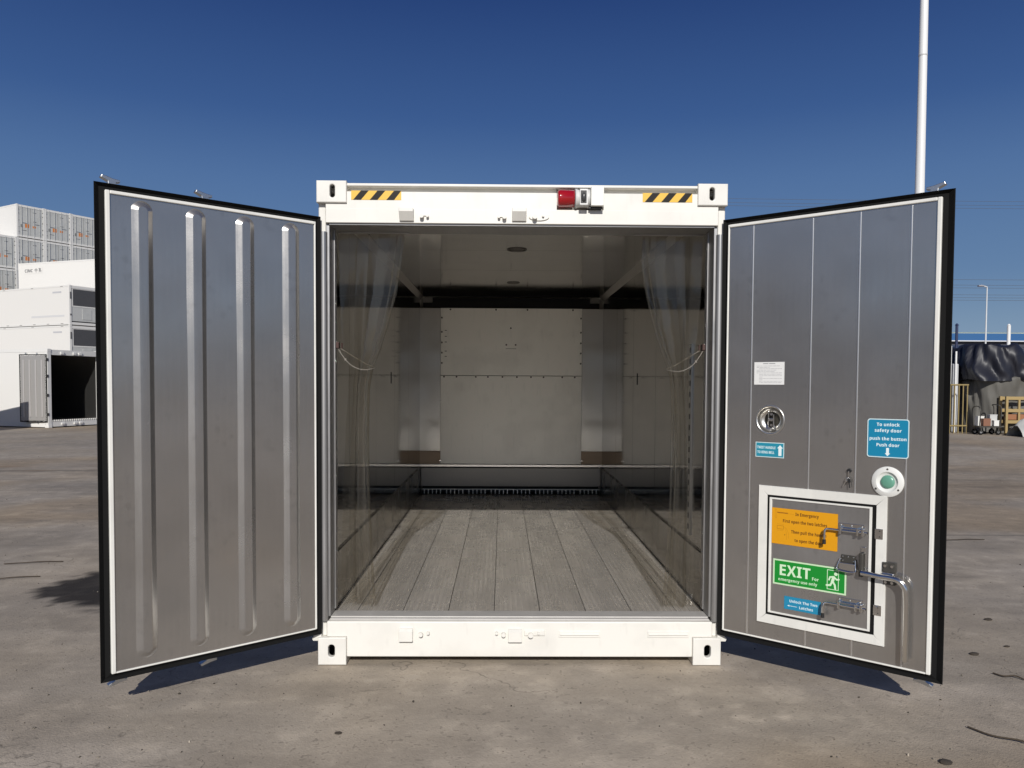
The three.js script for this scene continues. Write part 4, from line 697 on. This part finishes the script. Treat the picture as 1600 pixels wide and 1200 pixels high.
// ------------------------------------------------------------------ litter on the ground
{
  const R = rng(2024), stone = new THREE.DodecahedronGeometry(1, 0), N = 5200;
  const im = new THREE.InstancedMesh(stone, mat(.20, .175, .145, .9), N); im.name = 'gravel_litter'; im.userData = { kind: 'stuff', label: 'small stones and grit scattered over the yard', category: 'gravel' };
  const M = new THREE.Matrix4(), Q = new THREE.Quaternion(), E = new THREE.Euler(), col = new THREE.Color();
  for (let i = 0; i < N; i++) {
    const z = 1.6 - Math.pow(R(), 1.7) * 16, x = (R() - .5) * (7 + Math.abs(z - 4.8) * 1.5); const inside = Math.abs(x) < 1.25 && z < .02 && z > -6.1;
    const r = (.0020 + .006 * Math.pow(R(), 6)) * (inside ? .001 : 1); E.set(R() * 6, R() * 6, R() * 6);
    M.compose(new THREE.Vector3(x, r * .3 - .003, z), Q.setFromEuler(E), new THREE.Vector3(r, r * .6, r * (.7 + R() * .6))); im.setMatrixAt(i, M);
    const d = R(); col.setRGB(...(d < .35 ? [.25, .24, .22] : d > .96 ? [2.4, 2.4, 2.3] : [1, 1, 1])); im.setColorAt(i, col);
  }
  im.castShadow = im.receiveShadow = true; scene.add(im);
  const twigs = [[2.32, 1.02, .34, 2.3], [5.0, -3.95, .5, .1], [-4.35, -2.1, .45, .35], [-4.5, -2.7, .5, .25], [2.86, .20, .16, 2.5], [3.6, -.7, .2, 1.1]];
  const names = ['by the bottom right corner', 'lying along the joint at the right', 'left of the dark stain', 'farther left of the dark stain', 'beside the tip of the right door shadow', 'on the bare ground right of the hatch door'];
  twigs.forEach(([x, z, L, a], k) => { const m = part('dry_twig', tube([[-L / 2, .006, 0], [-L * .2, .012, .02], [L * .15, .008, -.012], [L / 2, .006, .015]], .0045, 20, 5), mat(.06, .045, .03, .9)); m.position.set(x, -.002, z); m.rotation.y = a; m.userData = { label: `thin dark twig ${names[k]}`, category: 'twig', group: 'twigs on the ground' }; });
  const scraps = [[3.05, -1.2], [3.45, -.95], [4.35, -1.9], [2.9, -.2], [4.9, -5.6], [3.2, -.35], [-.9, .95], [1.9, 1.25]];
  const where = ['right of the hatch door shadow', 'on the soil patch at the right', 'far right in front of the joint', 'close to the right door edge', 'right of the mast beyond the joint', 'low on the right side', 'before the sill at the left', 'before the sill at the right'];
  scraps.forEach(([x, z], k) => { const g = new THREE.IcosahedronGeometry(.012 + .010 * hash(k, 3, 7), 1), p = g.attributes.position; for (let i = 0; i < p.count; i++) { const f = .6 + .8 * vnoise(p.getX(i) * 60 + k * 5, p.getY(i) * 60 + p.getZ(i) * 40, 0, 701); p.setXYZ(i, p.getX(i) * f * 1.4, Math.max(-.004, p.getY(i) * f * .5), p.getZ(i) * f); } g.computeVertexNormals(); const m = part('soil_clod', g, mat(.045, .036, .028, .95)); m.position.set(x, .001, z); m.userData = { label: `small dark clod ${where[k]}`, category: 'clod', group: 'clods on the ground' }; });
}

renderer.render(scene, camera);
